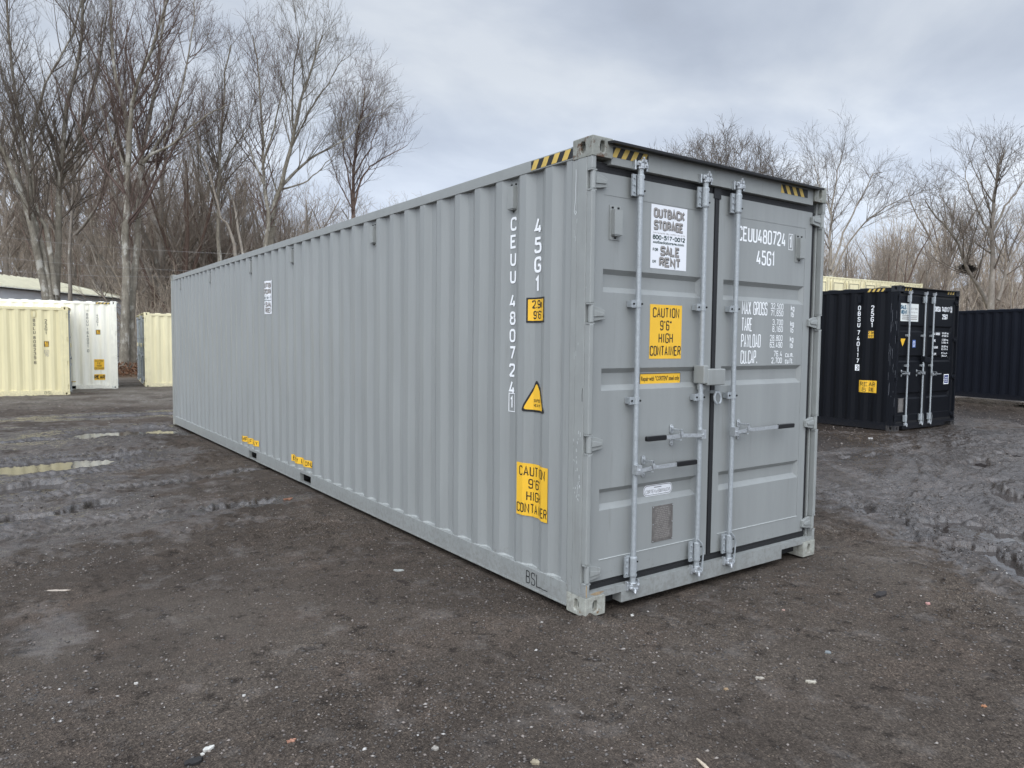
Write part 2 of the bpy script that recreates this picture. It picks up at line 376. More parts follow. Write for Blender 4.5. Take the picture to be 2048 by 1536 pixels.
def holed(mb, o, ex, ey, en, w, h, ow, oh, oc=(0.5, 0.5), depth=0.03, k=0, kd=1):
    """rectangular face with an oval opening; o corner, ex/ey in-plane units, en outward normal"""
    o, ex, ey, en = map(Vector, (o, ex, ey, en)); cx, cy = w*oc[0], h*oc[1]
    B = []
    for a, b, n in (((0, 0), (w, 0), 5), ((w, 0), (w, h), 5), ((w, h), (0, h), 5), ((0, h), (0, 0), 5)):
        for i in range(n): B.append((a[0]+(b[0]-a[0])*i/n, a[1]+(b[1]-a[1])*i/n))
    I = []
    for x, y in B:
        a = math.atan2((y-cy)/oh, (x-cx)/ow); c, s_ = math.cos(a), math.sin(a)
        I.append((cx+ow*math.copysign(abs(c)**.75, c), cy+oh*math.copysign(abs(s_)**.75, s_)))
    P = lambda p, d=0.0: tuple(o+ex*p[0]+ey*p[1]-en*d)
    n = len(B)
    for i in range(n):
        j = (i+1) % n
        mb.face([P(B[i]), P(B[j]), P(I[j]), P(I[i])], k); mb.face([P(I[i]), P(I[j]), P(I[j], depth), P(I[i], depth)], k)
    mb.face([P(q, depth) for q in I], kd)  # near-black end face, shade inside the hole put into its colour

def casting(x0, y0, z0, sx, sy, pc, parent, top):
    """corner casting; sx, sy give the outward directions"""
    mb = MB(); cw, cl, ch = 0.162, 0.178, 0.118
    xa, xb = (x0, x0+cw); ya, yb = (y0, y0+cl); z1 = z0+ch
    # end face
    if sy < 0: holed(mb, (xa, ya, z0), (1, 0, 0), (0, 0, 1), (0, -1, 0), cw, ch, .020, .037); mb.face([(xa, yb, z0), (xb, yb, z0), (xb, yb, z1), (xa, yb, z1)], 0)
    else: holed(mb, (xa, yb, z0), (1, 0, 0), (0, 0, 1), (0, 1, 0), cw, ch, .020, .037); mb.face([(xa, ya, z0), (xb, ya, z0), (xb, ya, z1), (xa, ya, z1)], 0)
    if sx < 0: holed(mb, (xa, ya, z0), (0, 1, 0), (0, 0, 1), (-1, 0, 0), cl, ch, .022, .037); mb.face([(xb, ya, z0), (xb, yb, z0), (xb, yb, z1), (xb, ya, z1)], 0)
    else: holed(mb, (xb, ya, z0), (0, 1, 0), (0, 0, 1), (1, 0, 0), cl, ch, .022, .037); mb.face([(xa, ya, z0), (xa, yb, z0), (xa, yb, z1), (xa, ya, z1)], 0)
    mb.face([(xa, ya, z0), (xb, ya, z0), (xb, yb, z0), (xa, yb, z0)], 0)
    holed(mb, (xa, ya, z1), (1, 0, 0), (0, 1, 0), (0, 0, 1), cw, cl, .03, .05) if top else mb.face([(xa, ya, z1), (xb, ya, z1), (xb, yb, z1), (xa, yb, z1)], 0)
    return mb.build('corner_casting', [pc, M_dark], parent, bevel=0.007)

def vent_part(o, ex, en, ps, parent, s=1.0):
    """small hooded ventilator: o bottom centre on the wall, ex along the wall, en outward"""
    o, ex, en = map(Vector, (o, ex, en)); ez = Vector((0, 0, 1)); mb = MB()
    def hexa(u0, u1, z0, z1, d0, d1, slope=0.0):
        P = lambda u, z, d: tuple(o+ex*u*s+ez*z*s+en*d*s)
        a = [P(u0, z0+slope, d1), P(u1, z0+slope, d1), P(u1, z1, d1), P(u0, z1, d1)]; b = [P(u0, z0, d0), P(u1, z0, d0), P(u1, z1, d0), P(u0, z1, d0)]
        mb.face(a)
        for i in range(4): j = (i+1) % 4; mb.face([b[i], b[j], a[j], a[i]])
    hexa(-.045, .045, 0, .21, 0, .003); hexa(-.033, .033, .03, .18, .003, .036)
    hexa(-.026, .026, .022, .032, .003, .03)
    mb.k = 1; hexa(-.030, -.018, .190, .200, .003, .010); hexa(.018, .030, .190, .200, .003, .010); hexa(-.006, .006, .008, .016, .003, .010)
    return mb.build('vent', [ps.frame, M_dark], parent)

PG = None
def container(name, label, cat, loc, rz, L, H, ps, group=None, doors=True, rough=1, vents=(), pockets=True, handles='std', right_vents=(), seal=True, cuts=None):
    root = thing(name, label, cat, loc, rz, group); br = corr_breaks(L); zr0, zr1 = H-.111, H-.036
    # corner castings
    for x in (0, W-.162):
        for y in (0, L-.178):
            for z in (0, H-.118): casting(x, y, z, -1 if x == 0 else 1, -1 if y == 0 else 1, ps.cast_top if z > 0 and ps is PG else ps.cast, root, z > 0)
    # side walls
    for side in (0, 1):
        X = (lambda d: d) if side == 0 else (lambda d: W-d)
        mb = MB(); z0, z1 = .165, zr0+.01
        P = [(.19, XO)]+br+[(L-.19, XO)]
        nz = 14 if L > 9 or H > 2.7 else 1
        def bk(y, z, d): return d+(.0022*math.sin(z*2.1+y*1.3)+.0016*math.sin(z*5.3-y*2.9+1)+.0013*math.sin(y*7.7+z*1.7))*math.sin(math.pi*(z-z0)/(z1-z0))*(1 if .3 < y < L-.3 else 0)
        ys = [P[0]]
        for (a, da), (b, db) in zip(P, P[1:]): ys.append((b, db))
        for (a, da), (b, db) in zip(ys, ys[1:]):
            for iz in range(nz):
                za, zb2 = z0+(z1-z0)*iz/nz, z0+(z1-z0)*(iz+1)/nz
                mb.face([(X(bk(a, za, da)), a, za), (X(bk(b, za, db)), b, za), (X(bk(b, zb2, db)), b, zb2), (X(bk(a, zb2, da)), a, zb2)])
        wo_ = mb.build('side_wall', ps.wall, root)
        mb = MB(); mb.box((X(.002), .178, zr0), (X(.062), L-.178, zr1)); mb.build('top_rail', ps.frame, root, bevel=.004)
        # bottom rail with fork pockets
        mb = MB(); pk = []; y = .178; cuts = cuts or ([(4.655, 5.005), (6.70, 7.06)] if L > 9 else [(1.22, 1.58), (4.48, 4.84)])
        for c in (cuts if pockets else [])+[(L-.178, None)]:
            mb.box((X(.0), y, .034), (X(.045), c[0], .165)); mb.box((X(-.006), y, .026), (X(.05), c[0], .0345))
            if c[1]:
                mb.box((X(.0), c[0], .134), (X(.045), c[1], .165)); mb.box((X(.0), c[0], .026), (X(.05), c[1], .034))
                mb2 = MB(); pk.append(mb2); mb2.box((X(.25), c[0]-.003, .034), (X(.27), c[1]+.003, .165)); mb2.box((X(.046), c[0]-.004, .042), (X(.25), c[0]-.001, .165)); mb2.box((X(.046), c[1]+.001, .042), (X(.25), c[1]+.004, .165))
                y = c[1]
        mb.box((X(.0), .178, .1655), (X(.045), L-.178, .1675)) if not pockets else None
        r = mb.build('bottom_rail', ps.frame, root)
        for q in pk: q.build('fork_pocket', M_dark, r)
        if seal:   # wavy bead of sealant where wall meets rail
            mb = MB(); rg = random.Random(3)
            for (a, da), (b, db) in zip(P, P[1:]):
                n = max(1, int((b-a)/.03))
                for i in range(n):
                    ya, yb = a+(b-a)*i/n, a+(b-a)*(i+1)/n; qa, qb = da+(db-da)*i/n-.002, da+(db-da)*(i+1)/n-.002
                    h1, h2 = .174+.006*math.sin(ya*23)+.004*math.sin(ya*57), .176+.006*math.sin(yb*23)+.004*math.sin(yb*57)
                    mb.face([(X(qa), ya, .166), (X(qb), yb, .166), (X(qb), yb, h2), (X(qa), ya, h1)])
            mb.build('sealant_bead', ps.seal, root)
    # floor and roof
    mb = MB(); mb.box((.06, .05, .115), (W-.06, L-.03, .14)); mb.build('floor', M_dark, root)
    mb = MB(); y = .19; n = int((L-.38)/.34); st = (L-.38)/n; prof = []
    for i in range(n): prof += [(y, 0), (y+st*.42, 0), (y+st*.52, .018), (y+st*.88, .018), (y+st*.98, 0)]; y += st
    prof.append((L-.19, 0)); zr = zr1+.002
    for (a, da), (b, db) in zip(prof, prof[1:]):
        mb.face([(.03, a, zr), (.03, b, zr), (.09, b, zr+db), (.09, a, zr+da)]); mb.face([(.09, a, zr+da), (.09, b, zr+db), (W-.09, b, zr+db), (W-.09, a, zr+da)])
        mb.face([(W-.09, a, zr+da), (W-.09, b, zr+db), (W-.03, b, zr), (W-.03, a, zr)])
    mb.face([(.0, .05, zr-.003), (W, .05, zr-.003), (W, .195, zr-.003), (.0, .195, zr-.003)]); mb.face([(.0, L-.195, zr-.003), (W, L-.195, zr-.003), (W, L-.05, zr-.003), (.0, L-.05, zr-.003)])
    mb.build('roof', ps.frame, root)
    # rear end
    mb = MB(); x = .16; z0, z1 = .15, H-.1; prof = []
    while x < W-.3: prof += [(x, 0), (x+.07, 0), (x+.14, .04), (x+.21, .04)]; x += .278
    prof += [(W-.162, 0)]
    for (a, da), (b, db) in zip(prof, prof[1:]): mb.face([(a, L-.02-da, z0), (b, L-.02-db, z0), (b, L-.02-db, z1), (a, L-.02-da, z1)])
    mb.build('end_wall', ps.wall, root)
    mb = MB(); mb.box((.162, L-.06, .02), (W-.162, L-.004, .15)); mb.build('end_rail', ps.frame, root); mb = MB(); mb.box((.162, L-.06, H-.11), (W-.162, L-.004, H-.02)); mb.build('end_rail', ps.frame, root)
    # corner posts
    hz = [.26, 1.06, 1.85, 2.64] if H > 2.7 else [.26, .95, 1.65, 2.34]
    for side in (0, 1):
        X = (lambda d: d) if side == 0 else (lambda d: W-d)
        mb = MB(); mb.box((X(0), L-.16, .117), (X(.11), L-.002, H-.117)); mb.build('corner_post', ps.frame, root, bevel=.01)
        mb = MB(); mb.box((X(.0015), .050, .117), (X(.05), .135, H-.117)); mb.box((X(.004), .1355, .117), (X(.05), .19, H-.117)); mb.box((X(.0505), .098, .117), (X(.11), .15, H-.117))
        z = .117
        for h in hz+[None]:
            z1 = h-.062 if h else H-.117
            mb.box((X(0.002), .0045, z), (X(.036), .0495, z1))
            if h: z = h+.062
        mb.build('corner_post', ps.frame, root, bevel=.006)
    if not doors: return root, br
    # header with drip gutter, sill
    mb = MB(); mb.box((.162, .012, H-.150), (W-.162, .10, H-.03)); mb.box((.05, .09, H-.18), (W-.05, .14, H-.11)); mb.build('door_header', ps.frame, root, bevel=.003)
    mb = MB(); mb.prism([(.03, H-.030), (-.052, H-.040), (-.054, H-.026), (.05, H-.016)], W-.12, 'x', .12); mb.build('rain_gutter', M_black if ps.key_dark else ps.frame, root)
    mb = MB(); x0 = .162
    for a, b in ((.306, None), (2.00, 2.19)):
        pass
    mb.box((.306, .006, .036), (2.0, .10, .147)); mb.box((.1625, .006, .104), (.306, .10, .147)); mb.box((2.0, .006, .104), (W-.1625, .10, .147)); mb.box((.037, .007, .1195), (.162, .10, .146)); mb.box((W-.162, .007, .1195), (W-.037, .10, .146))
    mb.box((.1625, .085, .03), (.306, .10, .104), 1); mb.box((2.0, .085, .03), (W-.1625, .10, .104), 1)
    mb.build('door_sill', [ps.frame, M_dark], root, bevel=0)
    # door leaves
    zb, zt = .196, H-.196; yf, tr = .046, .030
    k = (H-.2)/(2.896-.2)
    recs = [(.70*1, .782+.0), ] 
    bands = [(dr(0, a, yf)[1]*k, dr(0, b, yf)[1]*k) for a, b in ((.650, .782), (1.385, 1.521), (1.981, 2.120))]
    for leaf, (xa, xb, ra, rb) in enumerate(((.058, 1.158, .140, 1.045), (1.212, 2.326, 1.275, 2.243))):
        mb = MB()
        mb.box((xa, yf, zb), (ra, yf+.045, zt)); mb.box((rb, yf, zb), (xb, yf+.045, zt))
        z = zb
        def flat(z0, z1, y=yf+.0022): mb.face([(ra, y, z0), (rb, y, z0), (rb, y, z1), (ra, y, z1)])
        zl, zu = .325, H-.325
        mb.box((ra, yf, zb), (rb, yf+.03, zl)); mb.box((ra, yf, zu), (rb, yf+.03, zt))
        z = zl
        for a, b in bands:
            flat(z, a); s1, s2 = .034, .030; d = yf+tr; e = .028
            q = [(ra, yf+.0022), ]
            y0 = yf+.0022
            # trough with sloping lips and ends
            mb.face([(ra, y0, a), (rb, y0, a), (rb-e, d, a+s1), (ra+e, d, a+s1)]); mb.face([(ra+e, d, a+s1), (rb-e, d, a+s1), (rb-e, d, b-s2), (ra+e, d, b-s2)])
            mb.face([(ra+e, d, b-s2), (rb-e, d, b-s2), (rb, y0, b), (ra, y0, b)]); mb.face([(ra, y0, a), (ra+e, d, a+s1), (ra+e, d, b-s2), (ra, y0, b)]); mb.face([(rb, y0, a), (rb, y0, b), (rb-e, d, b-s2), (rb-e, d, a+s1)])
            z = b
        flat(z, zu)
        dl = mb.build('door', ps.wall, root)
        # weld lines
        mb = MB(); mb.tube([(ra, yf-.0005, zl), (rb, yf-.0005, zl)], .0035, 5); mb.build('weld_bead', ps.seal, dl)
        # hinges
        for h in hz:
            m2 = MB()
            def XX(d): return d if leaf == 0 else W-d
            m2.tube([(XX(.026), .020, h-.052), (XX(.026), .020, h+.052)], .017, 12)
            m2.prism([(XX(.020), h-.048), (XX(.020), h+.048), (XX(.085), h+.040), (XX(.142), h+.022), (XX(.142), h-.030), (XX(.085), h-.040)], .046, 'y', .022)
            m2.prism([(XX(.045), h-.018), (XX(.045), h+.022), (XX(.13), h+.006), (XX(.13), h-.012)], .022, 'y', .014)
            m2.build('hinge', ps.frame, dl, bevel=.003)
            m3 = MB()
            m3.box((XX(-.001), .006, h+.054), (XX(.044), .040, h+.063)); m3.build('hinge_lug', ps.frame, root); m3 = MB(); m3.box((XX(-.001), .006, h-.063), (XX(.044), .040, h-.054)); m3.build('hinge_lug', ps.frame, root)
        # gasket of this leaf
    mb = MB(); yg = yf+.006
    mb.box((.07, yg, zb-.05), (W-.085, yg+.02, zb-.001)); mb.box((.07, yg-.003, zb-.034), (W-.085, yg, zb-.020))
    mb.box((.07, yg, zt+.001), (W-.085, yg+.02, zt+.058)); mb.box((.07, yg-.003, zt+.026), (W-.085, yg, zt+.040))
    mb.box((1.1585, yg-.004, zb-.0), (1.2115, yg+.02, zt+.001)); mb.box((1.17, yg-.008, zb), (1.182, yg-.004, zt)); 
    mb.box((2.3265, yg, zb-.001), (W-.075, yg+.02, zt+.001))
    mb.box((1.148, yg-.012, zt-.03), (1.222, yg, zt+.045))
    mb.build('door_gasket', M_rub, root)
    # locking bars
    rods = [.395, 1.004, 1.350]; ry = -.004
    for i, x in enumerate(rods):
        bar = MB(); bar.tube([(x, ry, .175), (x, ry, H-.16)], .0172, 14); bo = bar.build('locking_bar', M_galv, root, smooth=True)
        for z in (1.92*k, 1.315*k):
            m2 = MB(); m2.box((x-.058, ry-.001, z-.023), (x-.018, ry+.012, z+.023)); m2.box((x-.050, ry+.012, z-.019), (x-.024, yf, z+.019)); m2.tube([(x, ry, z-.022), (x, ry, z+.022)], .0215, 12)
            m2.tube([(x-.040, ry-.007, z), (x-.040, ry-.001, z)], .0065, 8, 1); m2.tube([(x+.014, ry-.024, z), (x+.014, ry-.017, z)], .0065, 8, 1)
            m2.box((x+.016, ry-.001, z-.022), (x+.030, yf, z+.022)); m2.build('bar_bracket', [M_galv, M_dark], bo)
        for z, s in ((.255, -1), (H-.247, 1)):
            m2 = MB(); m2.box((x-.062, ry+.008, z-.066), (x-.020, ry+.020, z+.066)); m2.box((x-.03, ry+.008, z-.062), (x+.03, yf, z+.062))
            m2.tube([(x, ry, z-.066), (x, ry, z-.058), (x, ry, z+.058), (x, ry, z+.066)], [.022, .026, .026, .022], 14)
            m2.tube([(x, ry, z+s*.066), (x, ry, z+s*.105)], .019, 12)
            for q in (-.042, 0, .042): m2.tube([(x-.045, ry, z+q), (x-.045, ry+.009, z+q)], .007, 8, 0)
            for q in (-.036, .036): m2.tube([(x+.012, ry-.0285, z+q), (x+.012, ry-.02, z+q)], .006, 8, 1)
            m2.build('bar_guide', [M_galv, M_dark], bo)
            m3 = MB(); zc = z+s*.120
            m3.tube([(x, ry, zc-.022), (x, ry, zc+.020)], [.026, .030], 10); m3.box((x-.042, ry-.022, zc-.012+s*.008), (x-.016, ry+.02, zc+.016+s*.008)); m3.box((x+.014, ry-.026, zc-.016), (x+.042, ry+.014, zc+.010))
            m3.tube([(x-.030, ry-.030, zc+s*.012), (x-.030, ry+.025, zc+s*.012)], .010, 8); m3.tube([(x+.026, ry-.032, zc), (x+.026, ry+.025, zc)], .009, 8); m3.box((x-.02, ry-.034, zc+s*.014), (x+.022, ry-.004, zc+s*.034))
            m3.tube([(x-.006, ry-.03, zc+s*.02), (x-.012, ry-.036, zc+s*.045)], .009, 8)
            m3.box((x-.055, .0-.012, zc-.03), (x-.043, .0135, zc+.03)); m3.box((x+.043, -.012, zc-.03), (x+.055, .0135, zc+.03))
            m3.build('cam_keeper', M_bright, bo, bevel=.003)
        if i > 0:   # anti-rack strap at the foot
            m2 = MB(); m2.tube([(x-.02, ry-.028, .345), (x+.012, ry-.036, .31), (x+.030, ry-.034, .26), (x+.028, ry-.03, .19), (x+.024, ry-.03, .12)], .006, 6); m2.build('seal_strap', M_galv, bo)
    # handles
    def handle(xh, z, xe, zk, xk, xg):
        """hub on the bar at xh, grip end xe, keeper xk, grip start xg"""
        s = 1 if xe > xh else -1; hb = root; y0 = ry-.036
        m2 = MB(); m2.box((xh-.022, y0-.004, z-.030), (xh+.022, ry, z+.030)); m2.tube([(xh+s*.003, y0-.012, z-.004), (xh+s*.003, y0-.003, z-.004)], .008, 8)
        dz = (zk-z)
        seg = [(xh+s*.018, z-.006), (xh+s*.12, z+.0), (xk, z+.006), (xk+s*.07, z+.002), (xg, z+.004)]
        for (a, za), (b, zb_) in zip(seg, seg[1:]):
            h = .012
            m2.face([(a, y0, za-h), (b, y0, zb_-h), (b, y0, zb_+h), (a, y0, za+h)]); m2.face([(a, y0+.009, za-h), (b, y0+.009, zb_-h), (b, y0+.009, zb_+h), (a, y0+.009, za+h)])
            m2.face([(a, y0, za+h), (b, y0, zb_+h), (b, y0+.009, zb_+h), (a, y0+.009, za+h)]); m2.face([(a, y0, za-h), (b, y0, zb_-h), (b, y0+.009, zb_-h), (a, y0+.009, za-h)])
        h_ = m2.build('bar_handle', M_bright, root)
        if handles == 'std':
            m3 = MB(); n = 6; xs = [xg, xe]
            m3.prism(rrect(min(xs), z-.012, max(xs), z+.020, .009)[0], y0+.016, 'y', y0-.008); m3.build('grip', M_grip, h_, bevel=.003)
        else:
            m3 = MB(); m3.box((min(xg, xe), y0, z-.008), (max(xg, xe), y0+.009, z+.016)); m3.build('grip', M_bright, h_)
        m4 = MB(); m4.prism(rrect(xk-.016, z+.012, xk+.016, z+.072, .014)[0], yf, 'y', yf-.008); m4.prism(rrect(xk-.014, z-.070, xk+.014, z-.022, .012)[0], yf, 'y', yf-.008)
        m4.tube([(xk, yf-.018, z+.052), (xk, yf-.006, z+.052)], .010, 8); m4.tube([(xk, yf-.016, z-.05), (xk, yf-.006, z-.05)], .007, 8)
        m4.prism([(xk-.014, z+.05), (xk+.004, z+.05), (xk+.022, z+.012), (xk+.060, z+.004), (xk+.060, z-.010), (xk+.0, z-.006)], y0-.002, 'y', y0-.010)
        m4.box((xk-.008, y0-.010, z+.035), (xk+.004, yf-.006, z+.048)); m4.box((xk-.010, y0-.004, z-.028), (xk+.010, yf-.006, z-.020)); m4.build('handle_keeper', M_bright, root, bevel=.002)
    if handles == 'std':
        handle(rods[1], 1.066, .457, 1.10, .775, .635); handle(rods[0], .880, .937, .90, .515, .745); handle(rods[2], 1.062, 2.037, 1.10, 1.478, 1.845)
    else:
        handle(rods[1], 1.16, .74, 1.2, .84, .76); handle(rods[0], 1.16, .14, 1.2, .25, .17); handle(rods[2], 1.13, 1.70, 1.2, 1.48, 1.66)
    # lock box and ring
    lz = 1.395 if handles == 'std' else 1.37
    mb = MB(); mb.box((.985, -.045, lz+.012), (1.035, yf, lz+.135)); mb.box((1.02, -.050, lz), (1.205, -.012, lz+.112)); mb.box((1.02, -.012, lz+.02), (1.205, yf-.004, lz+.11)); mb.box((1.0, -.01, lz-.035), (1.05, .03, lz+.012)); mb.build('lock_box', ps.frame, root, bevel=.008)
    if handles == 'std':
        mb = MB(); pts = [(1.185+.033*math.sin(a), -.002+.006*math.cos(a), 1.300+.040*math.cos(a)) for a in [2*math.pi*i/16 for i in range(17)]]
        mb.tube(pts, .0085, 8, cap=False); mb.box((1.160, .0, 1.333), (1.215, .047, 1.352)); mb.build('lock_ring', M_galv, root, smooth=True)
    # vents
    vz = H-.345
    for y in vents: vent_part((XI if True else XO, y, vz), (0, -1, 0), (-1, 0, 0), ps, root)
    for y in right_vents: vent_part((W-XI, y, vz), (0, 1, 0), (1, 0, 0), ps, root)
    return root, br

def side_decal(br):
    def f(u, v, l, uc):   # u runs to the reader's right, so y = -u
        return (interp(br, -u)-.0052-.0006*l, -u, v)
    return Decal(f, [-b[0] for b in br])
def door_decal(y=.046): return Decal(lambda u, v, l, uc: (u, y-.0014-.0006*l, v))
def plane_decal(fn): return Decal(lambda u, v, l, uc: fn(u, v, .0008+.0005*l))

# ================================================================ MAIN GREY CONTAINER
PG = paintset('grey', (0.272, 0.283, 0.274), cast=(0.39, 0.395, 0.345), frame=(0.280, 0.291, 0.278), dirt=.10, castrust=.12); PG.key_dark = True
vs = [.835, 3.06, 5.284, 6.952, 9.176, 11.4]
main, br = container('shipping_container', 'long grey forty foot container in the foreground with galvanised bars on its doors', 'shipping container', (0, 0, 0), 0, 12.192, 2.896, PG, vents=vs)
d = side_decal(br)
d.add(vtext('CEUU', -.835, 2.435, .093, .1195, w=.55, sw=.17)); d.add(vtext('480724', -.835, 1.912, .093, .1195, w=.55, sw=.17)); d.add(text('1', -.835, 1.195+.02, .085, align='c', sw=.15)); d.add(frame2(-.835-.036, 1.192, -.835+.036, 1.322, .005))
d.add(vtext('45G1', -.557, 2.385, .105, .127, w=.52, sw=.17)); d.build('side_marking', [M_white], main)
def height_sign(root, br, x, z0, w_, h_, l1='2.9m', l2="9'6\"", name='height_sticker'):
    d = side_decal(br); d.add(rect(x-w_/2, z0, x+w_/2, z0+h_), 1, 0); t = .012; d.add(rect(x-w_/2+t, z0+t, x+w_/2-t, z0+h_-t), 0, 1)
    d.add(text(l1, x, z0+h_*.56, h_*.33, align='c', w=.42, sw=.15, gap=.16), 1, 2); d.add(text(l2, x, z0+h_*.14, h_*.33, align='c', w=.42, sw=.15, gap=.16), 1, 2); d.build(name, [M_yel, M_black], root)
height_sign(main, br, -.545, 1.805, .20, .165)
# triangle sign
d = side_decal(br); cx = -.555
def tri(s, dz): return [fillet([(cx-.132*s, 1.212+dz), (cx+.132*s, 1.212+dz), (cx, 1.212+.222*s+dz)], .03*s, True)]
d.add(tri(1, 0), 1, 0); d.add(tri(.82, .014), 0, 1)
d.add(text('SUPER', cx+.012, 1.278, .020, width=.075, align='c', sw=.16), 1, 2); d.add(text('HEAVY', cx+.012, 1.246, .020, width=.075, align='c', sw=.16), 1, 2); d.build('warning_triangle', [M_yel, M_black], main)
def caution(dd, x0, z0, x1, z1, root, name='warning_sticker', lab=None):
    W_, H_ = x1-x0, z1-z0; c = (x0+x1)/2
    dd.add(rect(x0, z0, x1, z1), 0, 0)
    for s, f, wd in (('CAUTION', .76, .80), ("9'6\"", .525, .34), ('HIGH', .29, .42), ('CONTAINER', .055, .94)):
        dd.add(text(s, c, z0+H_*f, H_*.185, align='c', width=W_*wd, sw=.125), 1, 1)
    return dd.build(name, [M_yel, M_black], root, label=lab)
caution(side_decal(br), -.725, .505, -.385, .862, main)
# poster on side
def poster(dd, x0, z0, x1, z1, root, name='poster'):
    w_, h_ = x1-x0, z1-z0; dd.add(rect(x0, z0, x1, z1), 0, 0); c = (x0+x1)/2
    def hv(s, cx, fz, fh, fw, k=2):
        dd.add(text(s, cx+.003*w_/.34, z0+h_*fz-.003, h_*fh, align='c', width=w_*fw, sw=.27, w=.6, gap=.27), 3, 1)
        dd.add(text(s, cx, z0+h_*fz, h_*fh, align='c', width=w_*fw, sw=.20, w=.6, gap=.27), k, 2)
    hv('OUTBACK', c-.01*w_, .795, .155, .82); hv('STORAGE', c-.02*w_, .605, .155, .78)
    dd.add(text('CONTAINERS DELIVERED ON SITE', c, z0+h_*.548, h_*.022, align='c', width=w_*.88, sw=.16), 4, 1)
    dd.add(text('800-517-0012', c, z0+h_*.455, h_*.072, align='c', width=w_*.88, sw=.25, w=.55), 1, 1)
    dd.add(ftext('outbackstorage.com', x0+w_*.06, z0+h_*.395, h_*.046, w_*.86, .03), 1, 1)
    hv('SALE', c+.03*w_, .21, .155, .50); hv('RENT', c+.03*w_, .035, .155, .56)
    dd.add(text('FOR', x0+w_*.13, z0+h_*.27, h_*.05, align='c', width=w_*.13, sw=.22), 1, 1); dd.add(text('OR', x0+w_*.10, z0+h_*.085, h_*.045, align='c', width=w_*.09, sw=.22), 1, 1)
    return dd.build(name, [M_poster, M_pdark, M_pgrey, M_black, M_pgrey], root)
poster(side_decal(br), -6.335, 2.00, -5.985, 2.42, main)
for x in (-7.06, -4.99):
    d = side_decal(br); d.add(rect(x-.36, .222, x+.36, .302), 0, 0); d.add(text('EMPTY LIFT ONLY', x, .236, .052, align='c', width=.66, sw=.17), 1, 1); d.build('lift_sticker', [M_yel, M_black], main)
# hazard strips
def hz_strip(fmap, x0, z0, x1, z1, n, sl, root):
    d = Decal(fmap); b, y = hazard(x0, z0, x1, z1, n, sl); d.add(b, 1, 0).add(y, 0, 1); return d.build('hazard_strip', [M_hyel, M_black], root)
hz_strip(lambda u, v, l, c: (.002-.0012-.0005*l, -u, v), -.60, 2.794, -.18, 2.852, 4, .035, main)
hz_strip(lambda u, v, l, c: (u, .012-.0012-.0005*l, v), .163, 2.792, .475, 2.852, 4, .035, main)
hz_strip(lambda u, v, l, c: (u, .012-.0012-.0005*l, v), 1.86, 2.792, 2.20, 2.852, 4, -.035, main)
# door vents and decals
YF = .046
vent_part((.230, YF, 2.305), (1, 0, 0), (0, -1, 0), PG, main); vent_part((2.158, YF, 2.305), (1, 0, 0), (0, -1, 0), PG, main)
YP = YF+.0022
x0, z1 = dr(.497, 2.552, YP); x1, _ = dr(.832, 2.5, YP); _, z0 = dr(.5, 2.151, YP)
poster(door_decal(YP), x0, z0, x1, z1, main)
x0, z1 = dr(.504, 1.924, YP); x1, z0 = dr(.802, 1.577, YP); caution(door_decal(YP), x0, z0, x1, z1, main)
d = door_decal(YF+.030); x0, z1 = dr(.424, 1.484, YF+.03); x1, z0 = dr(.80, 1.414, YF+.03)
d.add(rect(x0, z0, x1, z1), 1, 0).add(rect(x0+.004, z0+.004, x1-.004, z1-.004), 0, 1); d.add(ftext('Repair with "CORTEN" steel only', x0+.012, z0+.024, .03, x1-x0-.024, .02), 1, 2); d.build('repair_sticker', [M_yel, M_black], main)
d = door_decal(YP); T = lambda s, x, z, h, wd, **k: d.add(text(s, *dr(x, z, YP), h, width=wd, **k))
T('CEUU480724', 1.365, 2.398, .105, .555, sw=.13); T('1', 1.972, 2.392, .095, .022, sw=.14); xx, zz = dr(1.955, 2.381, YP); d.add(frame2(xx, zz, xx+.055, zz+.120, .004)); T('45G1', 1.582, 2.245, .108, .21, sw=.13)
rows = [('MAX GROSS', 1.885, .29, '32,500', '71,650', 'kg', 'lb'), ('TARE', 1.768, .115, '3,700', '8,160', 'kg', 'lb'), ('PAYLOAD', 1.652, .22, '28,800', '63,490', 'kg', 'lb'), ('CU.CAP.', 1.536, .19, '76.4', '2,700', 'cu.m.', 'cu.ft.')]
for s, z, wd, a, b, ua, ub in rows:
    T(s, 1.430, z, .098, wd, sw=.088)
    wa = .15*len(a)/6; T(a, 1.915-wa, z+.050, .044, wa, sw=.12); wb = .15*len(b)/6; T(b, 1.915-wb, z+.0, .044, wb, sw=.13)
    T(ua, 2.012 if len(ua) < 3 else 1.96, z+.045, .042, .04 if len(ua) < 3 else .10, sw=.14); T(ub, 2.012 if len(ub) < 3 else 1.96, z-.003, .042, .035 if len(ub) < 3 else .10, sw=.14)
d.build('door_marking', [M_white], main)
d = door_decal(YF+.03); x0, z1 = dr(.476, .768, YF+.03); x1, z0 = dr(.745, .672, YF+.03)
z0, z1 = .668, .742; d.add(rrect(x0, z0, x1, z1, .034), 0, 0)
o1 = rrect(x0+.006, z0+.006, x1-.006, z1-.006, .029)[0]; d.add(ribbon(o1, .0016, True), 1, 1)
d.add(text('CORTEN', x0+.022, z0+.016, .024, width=.09, sw=.1), 1, 1); d.add(ftext('or', x0+.119, z0+.016, .015, .014), 1, 1); d.add(text('EQUIVALENT', x0+.138, z0+.016, .024, width=.118, sw=.1), 1, 1); d.add(rect(x0+.10, z0+.052, x0+.17, z0+.056), 1, 1); d.build('oval_sticker', [M_poster, M_black], main)
